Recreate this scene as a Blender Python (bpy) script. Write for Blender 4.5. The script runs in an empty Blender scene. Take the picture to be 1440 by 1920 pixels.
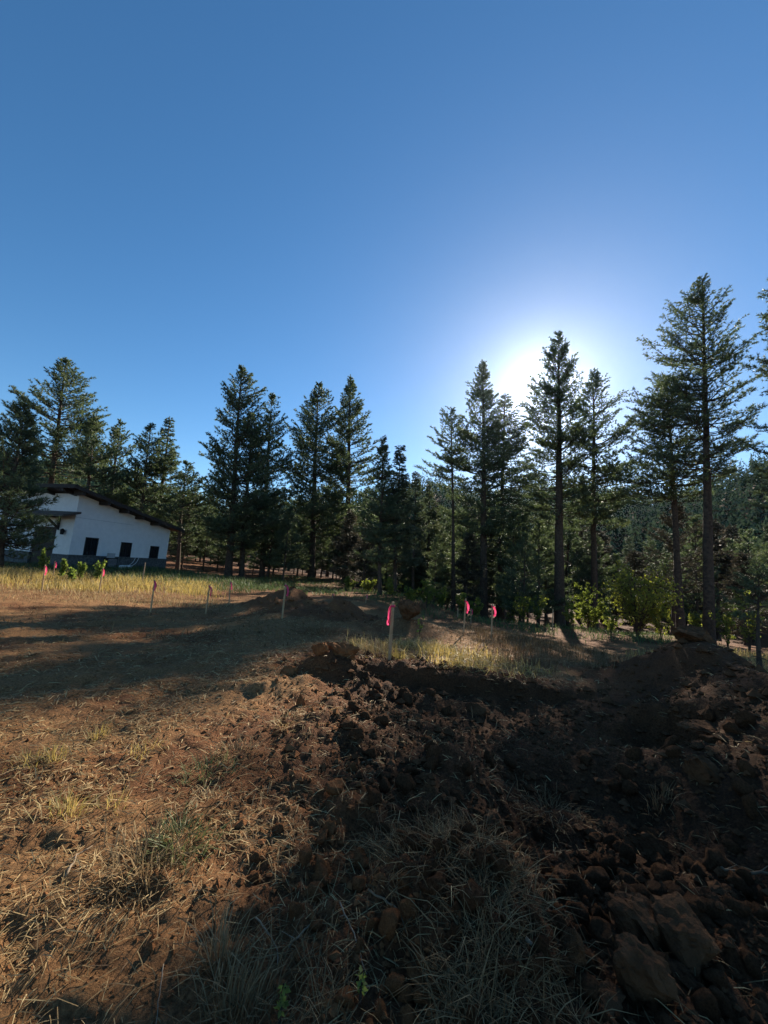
import bpy, math, random
import numpy as np
from mathutils import Matrix, Vector

random.seed(7)
RNG = np.random.default_rng(11)
SC = bpy.context.scene
COL = SC.collection
rad = math.radians

# ------------------------------------------------------------------ camera
CAM_Z = 1.65
PITCH, ROLL = rad(8.0), rad(4.2)
cam_d = bpy.data.cameras.new('camera')
cam_d.sensor_fit = 'HORIZONTAL'
cam_d.sensor_width = 36.0
cam_d.lens = 18.0
cam_d.clip_start = 0.05
cam_d.clip_end = 5000
cam = bpy.data.objects.new('camera', cam_d)
COL.objects.link(cam)
CM = Matrix.Rotation(math.pi / 2 + PITCH, 4, 'X') @ Matrix.Rotation(ROLL, 4, 'Z')
cam.matrix_world = Matrix.Translation((0, 0, CAM_Z)) @ CM
SC.camera = cam
CR = np.array(CM.to_3x3())
CPOS = np.array([0, 0, CAM_Z])


def ray(px, py):
    d = CR @ np.array([(px - 720) / 720, (960 - py) / 720, -1.0])
    return d / np.linalg.norm(d)


def at(px, py, y):
    """point on the line of sight through a photo pixel at distance y ahead"""
    d = ray(px, py)
    return CPOS + d * (y / d[1])


def on_z(px, py, z=0.0):
    d = ray(px, py)
    return CPOS + d * ((z - CAM_Z) / d[2])


def project(P):
    q = (np.asarray(P) - CPOS) @ CR
    w = np.maximum(-q[..., 2], 1e-6)
    return 720 + 720 * q[..., 0] / w, 960 - 720 * q[..., 1] / w, -q[..., 2]


# ------------------------------------------------------------------ sky, sun, exposure
S = ray(1020, 728)
SUN_EL = math.asin(S[2])
SUN_AZ = math.atan2(S[0], S[1])
world = bpy.data.worlds.new('World')
SC.world = world
world.use_nodes = True
wn = world.node_tree
wn.nodes.clear()
sky = wn.nodes.new('ShaderNodeTexSky')
sky.sky_type = 'NISHITA'
sky.sun_disc = False
sky.sun_elevation = SUN_EL
sky.sun_rotation = SUN_AZ
sky.altitude = 1200
sky.air_density = 1.0
sky.dust_density = 0.4
sky.ozone_density = 2.2
hs = wn.nodes.new('ShaderNodeHueSaturation')
hs.inputs['Saturation'].default_value = 1.23
hs.inputs['Hue'].default_value = 0.496
bg = wn.nodes.new('ShaderNodeBackground')
bg.inputs['Strength'].default_value = 0.071
wo = wn.nodes.new('ShaderNodeOutputWorld')
wn.links.new(sky.outputs[0], hs.inputs['Color'])
wn.links.new(hs.outputs[0], bg.inputs['Color'])
wn.links.new(bg.outputs[0], wo.inputs['Surface'])

sun_d = bpy.data.lights.new('sun', 'SUN')
sun_d.energy = 5.0
sun_d.angle = rad(0.5)
sun_d.color = (1.0, 0.90, 0.74)
sun = bpy.data.objects.new('sun', sun_d)
COL.objects.link(sun)
sun.rotation_euler = Vector(-S).to_track_quat('-Z', 'Y').to_euler()
sun.location = (20, 40, 40)

vs = SC.view_settings
vs.view_transform = 'Standard'
vs.look = 'None'
vs.exposure = 1.24
vs.gamma = 1.0
vs.use_curve_mapping = False
SC.cycles.use_denoising = True
SC.cycles.max_bounces = 6
SC.cycles.transparent_max_bounces = 4


# ------------------------------------------------------------------ small helpers
def smooth(a, b, x):
    t = np.clip((x - a) / (b - a), 0, 1)
    return t * t * (3 - 2 * t)


def hash2(ix, iy, seed):
    h = (ix.astype(np.int64) * 374761393 + iy.astype(np.int64) * 668265263 + seed * 974711) & 0xffffffff
    h = ((h ^ (h >> 13)) * 1274126177) & 0xffffffff
    h = ((h ^ (h >> 16)) * 2246822519) & 0xffffffff
    return ((h ^ (h >> 15)) & 0xffffff) / float(0xffffff)


def vnoise(x, y, seed=0):
    ix, iy = np.floor(x), np.floor(y)
    fx, fy = x - ix, y - iy
    fx = fx * fx * fx * (fx * (fx * 6 - 15) + 10)
    fy = fy * fy * fy * (fy * (fy * 6 - 15) + 10)
    a, b = hash2(ix, iy, seed), hash2(ix + 1, iy, seed)
    c, d = hash2(ix, iy + 1, seed), hash2(ix + 1, iy + 1, seed)
    return (a * (1 - fx) + b * fx) * (1 - fy) + (c * (1 - fx) + d * fx) * fy - 0.5


def fbm(x, y, seed=0, octs=4, gain=0.5):
    s, a = 0, 1.0
    for k in range(octs):
        c, sn = math.cos(1.1 * k), math.sin(1.1 * k)
        s = s + a * vnoise(x * c - y * sn, x * sn + y * c, seed + 17 * k)
        x, y, a = x * 2.03, y * 2.03, a * gain
    return s


def worley(x, y, seed=0):
    """distance to nearest and second nearest feature point, and the id of the nearest"""
    ix, iy = np.floor(x), np.floor(y)
    f1 = np.full(x.shape, 9.0)
    f2 = np.full(x.shape, 9.0)
    idn = np.zeros(x.shape)
    for dx in (-1, 0, 1):
        for dy in (-1, 0, 1):
            cx, cy = ix + dx, iy + dy
            px = cx + hash2(cx, cy, seed)
            py = cy + hash2(cx, cy, seed + 5)
            d = np.hypot(px - x, py - y)
            near = d < f1
            f2 = np.where(near, f1, np.minimum(f2, d))
            idn = np.where(near, hash2(cx, cy, seed + 9), idn)
            f1 = np.where(near, d, f1)
    return f1, f2, idn


def mesh_np(name, V, F, mats, fmat=None, tint=None, smooth_shade=False):
    """V (n,3), F (m,3) or (m,4); fast mesh from arrays"""
    V = np.ascontiguousarray(V, dtype=np.float32)
    F = np.ascontiguousarray(F, dtype=np.int32)
    me = bpy.data.meshes.new(name)
    k = F.shape[1]
    me.vertices.add(len(V))
    me.vertices.foreach_set('co', V.ravel())
    me.loops.add(F.size)
    me.loops.foreach_set('vertex_index', F.ravel())
    me.polygons.add(len(F))
    me.polygons.foreach_set('loop_start', np.arange(0, F.size, k, dtype=np.int32))
    try:
        me.polygons.foreach_set('loop_total', np.full(len(F), k, dtype=np.int32))
    except Exception:
        pass
    if not isinstance(mats, (list, tuple)):
        mats = [mats]
    for m in mats:
        me.materials.append(m)
    if fmat is not None:
        me.polygons.foreach_set('material_index', np.ascontiguousarray(fmat, dtype=np.int32))
    me.update(calc_edges=True)
    if tint is not None:
        a = me.attributes.new('tint', 'FLOAT', 'POINT')
        a.data.foreach_set('value', np.ascontiguousarray(tint, dtype=np.float32))
    me.shade_smooth() if smooth_shade else me.shade_flat()
    return me


def link(name, data, parent=None, loc=None, rz=0.0):
    o = bpy.data.objects.new(name, data)
    COL.objects.link(o)
    if parent is not None:
        o.parent = parent
    if loc is not None:
        o.location = [float(v) for v in loc]
    if rz:
        o.rotation_euler = (0, 0, rz)
    return o


def tag(o, label=None, cat=None, group=None, kind=None):
    if label:
        o['label'] = label
    if cat:
        o['category'] = cat
    if group:
        o['group'] = group
    if kind:
        o['kind'] = kind
    return o


def thing(name, loc, label, cat, group=None, rz=0.0):
    return tag(link(name, None, None, loc, rz), label, cat, group)


class MB:
    """collects pieces of ONE mesh"""
    def __init__(s):
        s.v, s.f, s.m, s.n, s.t = [], [], [], 0, []

    def add(s, V, F, mat=0, tint=0.5):
        V = np.asarray(V, float)
        F = np.asarray(F, int)
        s.v.append(V)
        s.f.append(F + s.n)
        s.m.append(np.full(len(F), mat))
        s.t.append(np.full(len(V), tint) if np.isscalar(tint) else np.asarray(tint))
        s.n += len(V)
        return s

    def box(s, c, sz, R=None, mat=0):
        q = np.array([[x, y, z] for x in (-.5, .5) for y in (-.5, .5) for z in (-.5, .5)]) * np.asarray(sz)
        if R is not None:
            q = q @ np.asarray(R).T
        F = [[0, 1, 3], [0, 3, 2], [4, 6, 7], [4, 7, 5], [0, 4, 5], [0, 5, 1], [2, 3, 7], [2, 7, 6], [0, 2, 6], [0, 6, 4], [1, 5, 7], [1, 7, 3]]
        return s.add(q + np.asarray(c), F, mat)

    def build(s, name, mats, smooth_shade=False):
        return mesh_np(name, np.concatenate(s.v), np.concatenate(s.f), mats, np.concatenate(s.m), np.concatenate(s.t), smooth_shade)


def unit(v):
    return v / np.maximum(np.linalg.norm(v, axis=-1, keepdims=True), 1e-9)


def frusta(p0, p1, r0, r1, sides=3):
    """bulk of tapered prisms"""
    p0, p1 = np.atleast_2d(p0).astype(float), np.atleast_2d(p1).astype(float)
    n = len(p0)
    r0 = np.broadcast_to(r0, (n,)).astype(float)
    r1 = np.broadcast_to(r1, (n,)).astype(float)
    d = unit(p1 - p0)
    a = np.where(np.abs(d[:, 2:3]) > 0.9, [[1., 0, 0]], [[0, 0, 1.]])
    u = unit(np.cross(d, a))
    w = np.cross(d, u)
    ang = np.arange(sides) * 2 * math.pi / sides
    ring = u[:, None] * np.cos(ang)[None, :, None] + w[:, None] * np.sin(ang)[None, :, None]
    A = p0[:, None] + ring * r0[:, None, None]
    B = p1[:, None] + ring * r1[:, None, None]
    V = np.concatenate([A, B], 1).reshape(-1, 3)
    k = np.arange(sides)
    k2 = (k + 1) % sides
    f = np.concatenate([np.stack([k, k2, k2 + sides], 1), np.stack([k, k2 + sides, k + sides], 1)])
    F = (f[None] + (np.arange(n) * 2 * sides)[:, None, None]).reshape(-1, 3)
    return V, F


def cones(p0, p1, r0):
    p0, p1 = np.atleast_2d(p0).astype(float), np.atleast_2d(p1).astype(float)
    n = len(p0)
    d = unit(p1 - p0)
    u = unit(np.cross(d, [0.3, 0.2, 1.0]))
    w = np.cross(d, u)
    V = np.stack([p0 + u * r0, p0 - u * (r0 * .5) + w * (r0 * .87), p0 - u * (r0 * .5) - w * (r0 * .87), p1], 1).reshape(-1, 3)
    o = (np.arange(n) * 4)[:, None]
    return V, np.concatenate([o + [0, 1, 3], o + [1, 2, 3], o + [2, 0, 3]])


def tube(P, r, sides=8, cap=True):
    """one continuous tapered tube along points P"""
    P = np.asarray(P, float)
    n = len(P)
    r = np.broadcast_to(r, (n,))
    T = np.gradient(P, axis=0)
    T = unit(T)
    ref = np.array([0.31, 0.95, 0.05])
    U = unit(np.cross(T, ref))
    W = np.cross(T, U)
    ang = np.arange(sides) * 2 * math.pi / sides
    V = (P[:, None] + (U[:, None] * np.cos(ang)[None, :, None] + W[:, None] * np.sin(ang)[None, :, None]) * np.asarray(r)[:, None, None]).reshape(-1, 3)
    F = []
    for i in range(n - 1):
        for k in range(sides):
            a, b = i * sides + k, i * sides + (k + 1) % sides
            F += [[a, b, b + sides], [a, b + sides, a + sides]]
    if cap:
        V = np.concatenate([V, P[:1], P[-1:]])
        c0, c1 = n * sides, n * sides + 1
        for k in range(sides):
            F.append([c0, (k + 1) % sides, k])
            F.append([c1, (n - 1) * sides + k, (n - 1) * sides + (k + 1) % sides])
    return V, np.array(F)


# ------------------------------------------------------------------ materials
def nmat(name):
    m = bpy.data.materials.new(name)
    m.use_nodes = True
    nt = m.node_tree
    nt.nodes.clear()
    out = nt.nodes.new('ShaderNodeOutputMaterial')
    return m, nt, out


def ramp(nt, stops):
    r = nt.nodes.new('ShaderNodeValToRGB')
    e = r.color_ramp.elements
    while len(e) < len(stops):
        e.new(0.5)
    for el, (p, c) in zip(e, stops):
        el.position = p
        el.color = (*c, 1)
    return r


def tex_noise(nt, scale, detail=5, rough=0.6, dist=0.0):
    tc = nt.nodes.new('ShaderNodeTexCoord')
    n = nt.nodes.new('ShaderNodeTexNoise')
    n.inputs['Scale'].default_value = scale
    n.inputs['Detail'].default_value = detail
    n.inputs['Roughness'].default_value = rough
    n.inputs['Distortion'].default_value = dist
    nt.links.new(tc.outputs['Object'], n.inputs['Vector'])
    return n


def principled(nt, out, rough=0.9, spec=0.2):
    b = nt.nodes.new('ShaderNodeBsdfPrincipled')
    b.inputs['Roughness'].default_value = rough
    b.inputs['Specular IOR Level'].default_value = spec
    nt.links.new(b.outputs[0], out.inputs['Surface'])
    return b


def noisy(name, c0, c1, scale=8, rough=0.9, bump=0.0, bscale=30, spec=0.2, c2=None):
    m, nt, out = nmat(name)
    b = principled(nt, out, rough, spec)
    n = tex_noise(nt, scale)
    st = [(0.32, c0), (0.68, c1)] if c2 is None else [(0.3, c0), (0.5, c1), (0.7, c2)]
    r = ramp(nt, st)
    nt.links.new(n.outputs['Fac'], r.inputs['Fac'])
    nt.links.new(r.outputs['Color'], b.inputs['Base Color'])
    if bump:
        n2 = tex_noise(nt, bscale, 6, 0.7)
        bp = nt.nodes.new('ShaderNodeBump')
        bp.inputs['Strength'].default_value = bump
        bp.inputs['Distance'].default_value = 0.03
        nt.links.new(n2.outputs['Fac'], bp.inputs['Height'])
        nt.links.new(bp.outputs[0], b.inputs['Normal'])
    return m


def leafy(name, stops, trans=0.3, rough=0.6, spec=0.25, tcol=None):
    """colour from the per-leaf 'tint' value, part of the light passes through"""
    m, nt, out = nmat(name)
    a = nt.nodes.new('ShaderNodeAttribute')
    a.attribute_name = 'tint'
    r = ramp(nt, stops)
    nt.links.new(a.outputs['Fac'], r.inputs['Fac'])
    b = nt.nodes.new('ShaderNodeBsdfPrincipled')
    b.inputs['Roughness'].default_value = rough
    b.inputs['Specular IOR Level'].default_value = spec
    nt.links.new(r.outputs['Color'], b.inputs['Base Color'])
    t = nt.nodes.new('ShaderNodeBsdfTranslucent')
    if tcol:
        mx = nt.nodes.new('ShaderNodeMix')
        mx.data_type = 'RGBA'
        mx.blend_type = 'MULTIPLY'
        mx.inputs['Factor'].default_value = 1
        mx.inputs[7].default_value = (*tcol, 1)
        nt.links.new(r.outputs['Color'], mx.inputs[6])
        nt.links.new(mx.outputs[2], t.inputs['Color'])
    else:
        nt.links.new(r.outputs['Color'], t.inputs['Color'])
    ms = nt.nodes.new('ShaderNodeMixShader')
    ms.inputs['Fac'].default_value = trans
    nt.links.new(b.outputs[0], ms.inputs[1])
    nt.links.new(t.outputs[0], ms.inputs[2])
    nt.links.new(ms.outputs[0], out.inputs['Surface'])
    return m


M = {}
M['needle'] = leafy('pine_needles', [(0, (.055, .080, .052)), (.5, (.095, .128, .075)), (1, (.15, .18, .09))], .42, .5, .35, tcol=(1.25, 1.25, .8))
M['fir'] = leafy('fir_needles', [(0, (.048, .070, .052)), (.5, (.080, .105, .070)), (1, (.13, .14, .085))], .38, .5, .35, tcol=(1.2, 1.2, .8))
M['farwood'] = leafy('far_needles', [(0, (.030, .055, .038)), (.5, (.050, .080, .052)), (1, (.075, .11, .062))], .2, .9, .0)
M['brown_needle'] = leafy('browned_needles', [(0, (.035, .035, .024)), (.5, (.07, .062, .04)), (1, (.13, .10, .065))], .25)
M['leaf'] = leafy('shrub_leaves', [(0, (.06, .085, .03)), (.5, (.11, .145, .045)), (1, (.22, .24, .065))], .62, tcol=(1.8, 1.7, .8))
M['weed'] = leafy('weed_leaves', [(0, (.06, .10, .03)), (.5, (.11, .16, .05)), (1, (.20, .24, .07))], .5, tcol=(1.5, 1.5, .8))
M['straw'] = leafy('dry_straw', [(0, (.11, .065, .033)), (.45, (.32, .21, .09)), (1, (.60, .45, .22))], .3, .7)
M['greystraw'] = leafy('weathered_straw', [(0, (.07, .042, .020)), (.5, (.165, .108, .052)), (1, (.33, .23, .12))], .2, .8, .1)
M['grass'] = leafy('dry_yellow_grass', [(0, (.13, .13, .045)), (.5, (.31, .25, .095)), (1, (.55, .43, .22))], .45, .6, tcol=(1.3, 1.2, .8))
M['greengrass'] = leafy('green_grass', [(0, (.045, .075, .03)), (.5, (.08, .12, .04)), (1, (.17, .19, .07))], .35, .6)
M['bark'] = noisy('pine_bark', (.035, .026, .020), (.10, .07, .05), 6, .95, .8, 12)
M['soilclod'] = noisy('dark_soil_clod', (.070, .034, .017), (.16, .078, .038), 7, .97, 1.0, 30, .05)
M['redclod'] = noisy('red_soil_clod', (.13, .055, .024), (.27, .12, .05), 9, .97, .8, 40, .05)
M['wood'] = noisy('raw_wood', (.30, .19, .10), (.45, .31, .18), 14, .8, .2, 60)
M['greywood'] = noisy('weathered_wood', (.16, .115, .075), (.32, .245, .165), 14, .9, .4, 60)
M['root'] = noisy('root_bark', (.10, .065, .04), (.22, .15, .09), 10, .9, .5, 60)

m, nt, out = nmat('pink_ribbon')
b = principled(nt, out, .45, .4)
b.inputs['Base Color'].default_value = (.75, .06, .17, 1)
t = nt.nodes.new('ShaderNodeBsdfTranslucent')
t.inputs['Color'].default_value = (1, .10, .25, 1)
ms = nt.nodes.new('ShaderNodeMixShader')
ms.inputs['Fac'].default_value = .38
nt.links.new(b.outputs[0], ms.inputs[1])
nt.links.new(t.outputs[0], ms.inputs[2])
nt.links.new(ms.outputs[0], out.inputs['Surface'])
M['pink'] = m

# ------------------------------------------------------------------ the ground: one sheet
CTRL = [(0, 0, 0), (-3, 0, 0), (3, 0, .05), (0, -6, 0), (-8, -4, 0), (8, -4, 0), (-3, 3, 0), (-6, 6, -.05), (-1, 5, 0), (2, 4, -.1),
        (0, 7.5, -.02), (4, 4, 0), (-14, 4, 0), (14, 4, -.3), (7, 9, -.35), (-60, 10, .5), (-40, 45, 1.0)]
for (px, py, d) in [(80, 1110, 14.4), (187, 1112, 15.3), (283, 1148, 11.8), (387, 1155, 12.4), (430, 1135, 16), (530, 1158, 11.4),
                    (729, 1237, 6.9), (870, 1190, 11), (922, 1200, 11), (310, 1066, 34), (110, 1060, 27), (10, 1064, 22), (432, 1084, 40),
                    (590, 1084, 50), (712, 1114, 27), (851, 1157, 46), (908, 1158, 46), (1050, 1185, 38), (1115, 1180, 42), (1278, 1195, 32),
                    (1330, 1205, 27), (1440, 1240, 16), (1150, 1190, 24), (1000, 1180, 24), (850, 1166, 22), (640, 1122, 22), (250, 1085, 22)]:
    CTRL.append(tuple(at(px, py, d)))
CTRL = np.array(CTRL)
_cs = 0.8 + 0.10 * np.hypot(CTRL[:, 0], CTRL[:, 1])


def macro(x, y):
    num, den = 0.0, 0.0
    for (cx, cy, cz), s in zip(CTRL, _cs):
        w = 1.0 / (((x - cx) ** 2 + (y - cy) ** 2) / s ** 2 + 0.6) ** 2 * s
        num = num + w * cz
        den = den + w
    return num / den


def bump_at(x, y, c, rx, ry, rot, h, p=2.0):
    ca, sa = math.cos(rot), math.sin(rot)
    dx, dy = x - c[0], y - c[1]
    q = ((dx * ca + dy * sa) / rx) ** 2 + ((-dx * sa + dy * ca) / ry) ** 2
    return h * np.exp(-q ** (p / 2))


def segdist(x, y, a, b):
    ax, ay = a[0], a[1]
    bx, by = b[0], b[1]
    t = np.clip(((x - ax) * (bx - ax) + (y - ay) * (by - ay)) / ((bx - ax) ** 2 + (by - ay) ** 2), 0, 1)
    return np.hypot(x - ax - t * (bx - ax), y - ay - t * (by - ay))


HEAP_A = at(545, 1140, 15.0)
HEAP_B = at(640, 1160, 13.5)
PIT1 = on_z(1110, 1470)
PIT2 = on_z(960, 1320)
HOLE = on_z(1245, 1350)
LEDGE_A, LEDGE_B = on_z(560, 1262), on_z(1010, 1262)
STRAWHEAP = on_z(830, 1640)
SPOIL0, SPOIL1 = np.array([6.0, 7.3]), np.array([5.5, 4.6])


def calm(x, y):
    """smoother packed face of the right spoil ridge"""
    return 1 - .75 * np.exp(-(((x - 4.9) / 1.5) ** 2 + ((y - 6.6) / 1.1) ** 2) ** 1.5)


def disturbed(x, y):
    """1 where the ground has been dug over (the middle and right of the near ground)"""
    e = x + 0.28 * (y - 2.0) + 0.5 * fbm(x * .7, y * .7, 31, 3)
    d = smooth(-1.3, 0.9, e) * smooth(8.4, 6.2, y + .5 * fbm(x * .9, y * .9, 37, 2))
    d = np.maximum(d, smooth(2.2, 1.2, np.hypot((x - SPOIL0[0]) * .8, y - SPOIL0[1])))
    d = np.maximum(d, smooth(2.1, 1.1, np.hypot(x - HEAP_A[0], (y - HEAP_A[1]) * .8)))
    d = np.maximum(d, smooth(2.3, 1.1, np.hypot((x - HEAP_B[0]) * .7, y - HEAP_B[1])))
    return d


def shape(x, y):
    z = 0
    nz = fbm(x * .9, y * .9, 3, 4)
    # two spoil heaps beyond the stakes
    r = np.hypot(x - HEAP_A[0], (y - HEAP_A[1]) * .9)
    z = z + 0.80 * np.exp(-(r / 1.35) ** 1.7) * (1 + .5 * nz)
    z = z + bump_at(x, y, HEAP_B, 1.7, .9, -.2, .42) * (1 + .8 * nz)
    z = z + bump_at(x, y, at(760, 1172, 11.5), 1.1, .6, .1, .28) * (1 + .8 * nz)
    # pit and trench in the middle
    z = z + bump_at(x, y, PIT1, 1.0, .85, .5, -.42, 3)
    z = z + bump_at(x, y, PIT2, .9, .8, .3, -.12, 3)
    z = z + bump_at(x, y, on_z(1010, 1400), .8, .6, 1.0, -.22, 3)
    z = z + bump_at(x, y, HOLE, .55, .45, .2, -.40, 4)
    # dug front of the grass ledge
    dl = y - (6.45 + .25 * fbm(x * 1.3, y * 0 + 2, 8, 3) + .06 * x)
    z = z - .22 * smooth(.06, -.10, dl) * smooth(-1.0, 0.6, x) * smooth(4.2, 2.9, x) * smooth(-3.2, -1.2, dl)
    # lumps in front of it, right spoil ridge
    z = z + bump_at(x, y, on_z(625, 1262), .55, .25, .1, .24) * (1 + nz)
    z = z + bump_at(x, y, on_z(540, 1290), .5, .25, .2, .10)
    z = z + bump_at(x, y, on_z(760, 1360), .9, .5, .3, .12)
    z = z + bump_at(x, y, on_z(860, 1405), .35, .22, .3, .15)
    z = z + bump_at(x, y, on_z(1030, 1420), .42, .26, -.3, .16)
    d = segdist(x, y, SPOIL0, SPOIL1)
    z = z + .70 * np.exp(-(d / 1.25) ** 2.0) * (1 + .3 * nz) + bump_at(x, y, SPOIL0, 1.1, 1.0, 0, .34)
    z = z + bump_at(x, y, (4.3, 3.0), 1.3, 1.0, 0, .16)
    # matted straw bank in the near middle
    z = z + bump_at(x, y, STRAWHEAP, .42, .28, .2, .24)
    z = z + bump_at(x, y, on_z(950, 1800), .40, .40, .2, .14)
    # shallow wheel rut and cut in the near left
    a, b = on_z(60, 1830), on_z(400, 1880)
    z = z - .03 * smooth(.07, .02, segdist(x, y, a, b))
    z = z - .025 * smooth(.07, .02, segdist(x, y, on_z(25, 1700), on_z(50, 1750)))
    z = z - .03 * smooth(.1, .03, segdist(x, y, on_z(200, 1640), on_z(280, 1640)))
    z = z - .05 * smooth(.45, .25, segdist(x, y, on_z(340, 1300), on_z(420, 1300)))
    # wheel ruts across the cleared ground
    for (p, q, dp) in ((on_z(-60, 1182), on_z(470, 1128), .05), (on_z(-80, 1212), on_z(520, 1146), .05), (on_z(-120, 1262), on_z(420, 1218), .035), (on_z(-120, 1300), on_z(360, 1250), .035)):
        w = segdist(x + .25 * fbm(x * .4, y * .4, 13, 2), y, p, q)
        z = z - dp * smooth(.24, .10, w) * (.7 + .5 * np.sin(18 * (x * .96 + y * .28)) * smooth(.3, .1, w)) + dp * .7 * np.exp(-((w - .34) / .10) ** 2) * (1 + 1.5 * nz)
    return z


def detail(x, y):
    D = disturbed(x, y)
    R = np.hypot(x, y)
    fade = smooth(40, 12, R)
    z = (.05 + .07 * D) * fbm(x * 1.6, y * 1.6, 21, 5, .52) * fade
    wx, wy = x + .10 * fbm(x * 4, y * 4, 71, 2), y + .10 * fbm(x * 4, y * 4, 72, 2)
    for sc, am, sd in ((2.6, .068, 41), (6.5, .040, 42), (15, .021, 43)):
        f1, f2, idn = worley(wx * sc, wy * sc, sd)
        k = np.minimum(np.clip(1.35 * (1 - f1 / .62), 0, 1), .25 + .6 * idn + (f2 - f1) * .5) * (idn > .3) * (.5 + idn)
        patch = .35 + .65 * smooth(-.12, .18, fbm(x * 1.1, y * 1.1, sd + 3, 2))
        z = z + am * k * ((.16 if sc < 5 else .34) + (.84 if sc < 5 else .66) * D) * calm(x, y) * patch * smooth(32, 12, R)
    z = z + .022 * fbm(x * 9, y * 9, 22, 3) * smooth(20, 6, R)
    return z


def far(x, y):
    R = np.hypot(x, y)
    th = np.arctan2(x, y)
    ridge = 34 + 30 * smooth(-.5, .55, th) + 8 * np.sin(th * 7 + 1) + 5 * np.sin(th * 17)
    ridge = ridge * smooth(-1.6, -1.0, -np.abs(th))
    return smooth(95, 330, R) * ridge - 2.5 * smooth(40, 70, R) * smooth(140, 80, R) * (th > 0) + 3 * fbm(x * .02, y * .02, 5, 3) * smooth(60, 120, R)


def ground_z(x, y):
    x, y = np.asarray(x, float), np.asarray(y, float)
    return macro(x, y) + shape(x, y) + detail(x, y) + far(x, y)


# polar sheet round a point just behind the camera, fine ahead, coarse behind
ORG = np.array([0.0, -1.2])
rr = [0.0, .3, .6, .9]
while rr[-1] < 700:
    R0 = rr[-1]
    rr.append(R0 * (1.0072 if R0 < 9 else 1.011 if R0 < 22 else 1.02 if R0 < 60 else 1.05))
rr = np.array(rr)
aa = np.concatenate([np.linspace(-62, 62, 441), np.linspace(64, 298, 60)])
aa = np.radians(aa)
RR, AA = np.meshgrid(rr, aa, indexing='ij')
GX, GY = ORG[0] + RR * np.sin(AA), ORG[1] + RR * np.cos(AA)
GZ = ground_z(GX, GY)
nr, na = RR.shape
V = np.stack([GX, GY, GZ], -1).reshape(-1, 3)
i, j = np.meshgrid(np.arange(nr - 1), np.arange(na), indexing='ij')
j2 = (j + 1) % na
F = np.stack([i * na + j, (i + 1) * na + j, (i + 1) * na + j2, i * na + j2], -1).reshape(-1, 4)[:, ::-1]

# soil colour: 0 dark damp subsoil, .5 brown, 1 dry reddish litter-covered topsoil
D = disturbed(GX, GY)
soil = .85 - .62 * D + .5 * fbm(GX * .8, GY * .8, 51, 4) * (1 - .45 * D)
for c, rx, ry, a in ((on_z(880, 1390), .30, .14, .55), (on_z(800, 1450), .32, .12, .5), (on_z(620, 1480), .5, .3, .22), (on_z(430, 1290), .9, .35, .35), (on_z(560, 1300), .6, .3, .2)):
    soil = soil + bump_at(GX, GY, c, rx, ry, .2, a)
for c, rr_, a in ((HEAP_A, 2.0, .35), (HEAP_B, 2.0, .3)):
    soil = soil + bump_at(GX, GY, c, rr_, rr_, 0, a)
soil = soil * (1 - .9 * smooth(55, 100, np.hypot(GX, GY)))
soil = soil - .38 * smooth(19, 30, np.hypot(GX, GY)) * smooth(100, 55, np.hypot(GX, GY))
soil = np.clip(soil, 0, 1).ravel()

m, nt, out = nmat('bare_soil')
b = principled(nt, out, .96, .12)
at_n = nt.nodes.new('ShaderNodeAttribute')
at_n.attribute_name = 'tint'
n1 = tex_noise(nt, 3.0, 8, .7)
mth = nt.nodes.new('ShaderNodeMath')
mth.operation = 'MULTIPLY_ADD'
mth.inputs[1].default_value = .7
mth.inputs[2].default_value = -.35
nt.links.new(n1.outputs['Fac'], mth.inputs[0])
ad = nt.nodes.new('ShaderNodeMath')
nt.links.new(at_n.outputs['Fac'], ad.inputs[0])
nt.links.new(mth.outputs[0], ad.inputs[1])
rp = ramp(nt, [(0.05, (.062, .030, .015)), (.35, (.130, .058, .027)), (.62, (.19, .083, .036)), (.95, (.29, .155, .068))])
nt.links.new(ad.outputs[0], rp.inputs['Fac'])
n3 = tex_noise(nt, 45, 4, .7)
rp3 = ramp(nt, [(.3, (.38, .36, .35)), (.5, (.9, .88, .86)), (.7, (1.4, 1.38, 1.3))])
nt.links.new(n3.outputs['Fac'], rp3.inputs['Fac'])
mx = nt.nodes.new('ShaderNodeMix')
mx.data_type = 'RGBA'
mx.blend_type = 'MULTIPLY'
mx.inputs['Factor'].default_value = 1
nt.links.new(rp.outputs['Color'], mx.inputs[6])
nt.links.new(rp3.outputs['Color'], mx.inputs[7])
nt.links.new(mx.outputs[2], b.inputs['Base Color'])
n2 = tex_noise(nt, 28, 8, .75)
bp = nt.nodes.new('ShaderNodeBump')
bp.inputs['Strength'].default_value = 1.0
bp.inputs['Distance'].default_value = .045
nt.links.new(n2.outputs['Fac'], bp.inputs['Height'])
nt.links.new(bp.outputs[0], b.inputs['Normal'])
M['soil'] = m
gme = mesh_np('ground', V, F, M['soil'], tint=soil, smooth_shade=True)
ground = tag(link('ground', gme), kind='structure')


def gz(x, y):
    return float(ground_z(np.array([x]), np.array([y]))[0])


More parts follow.
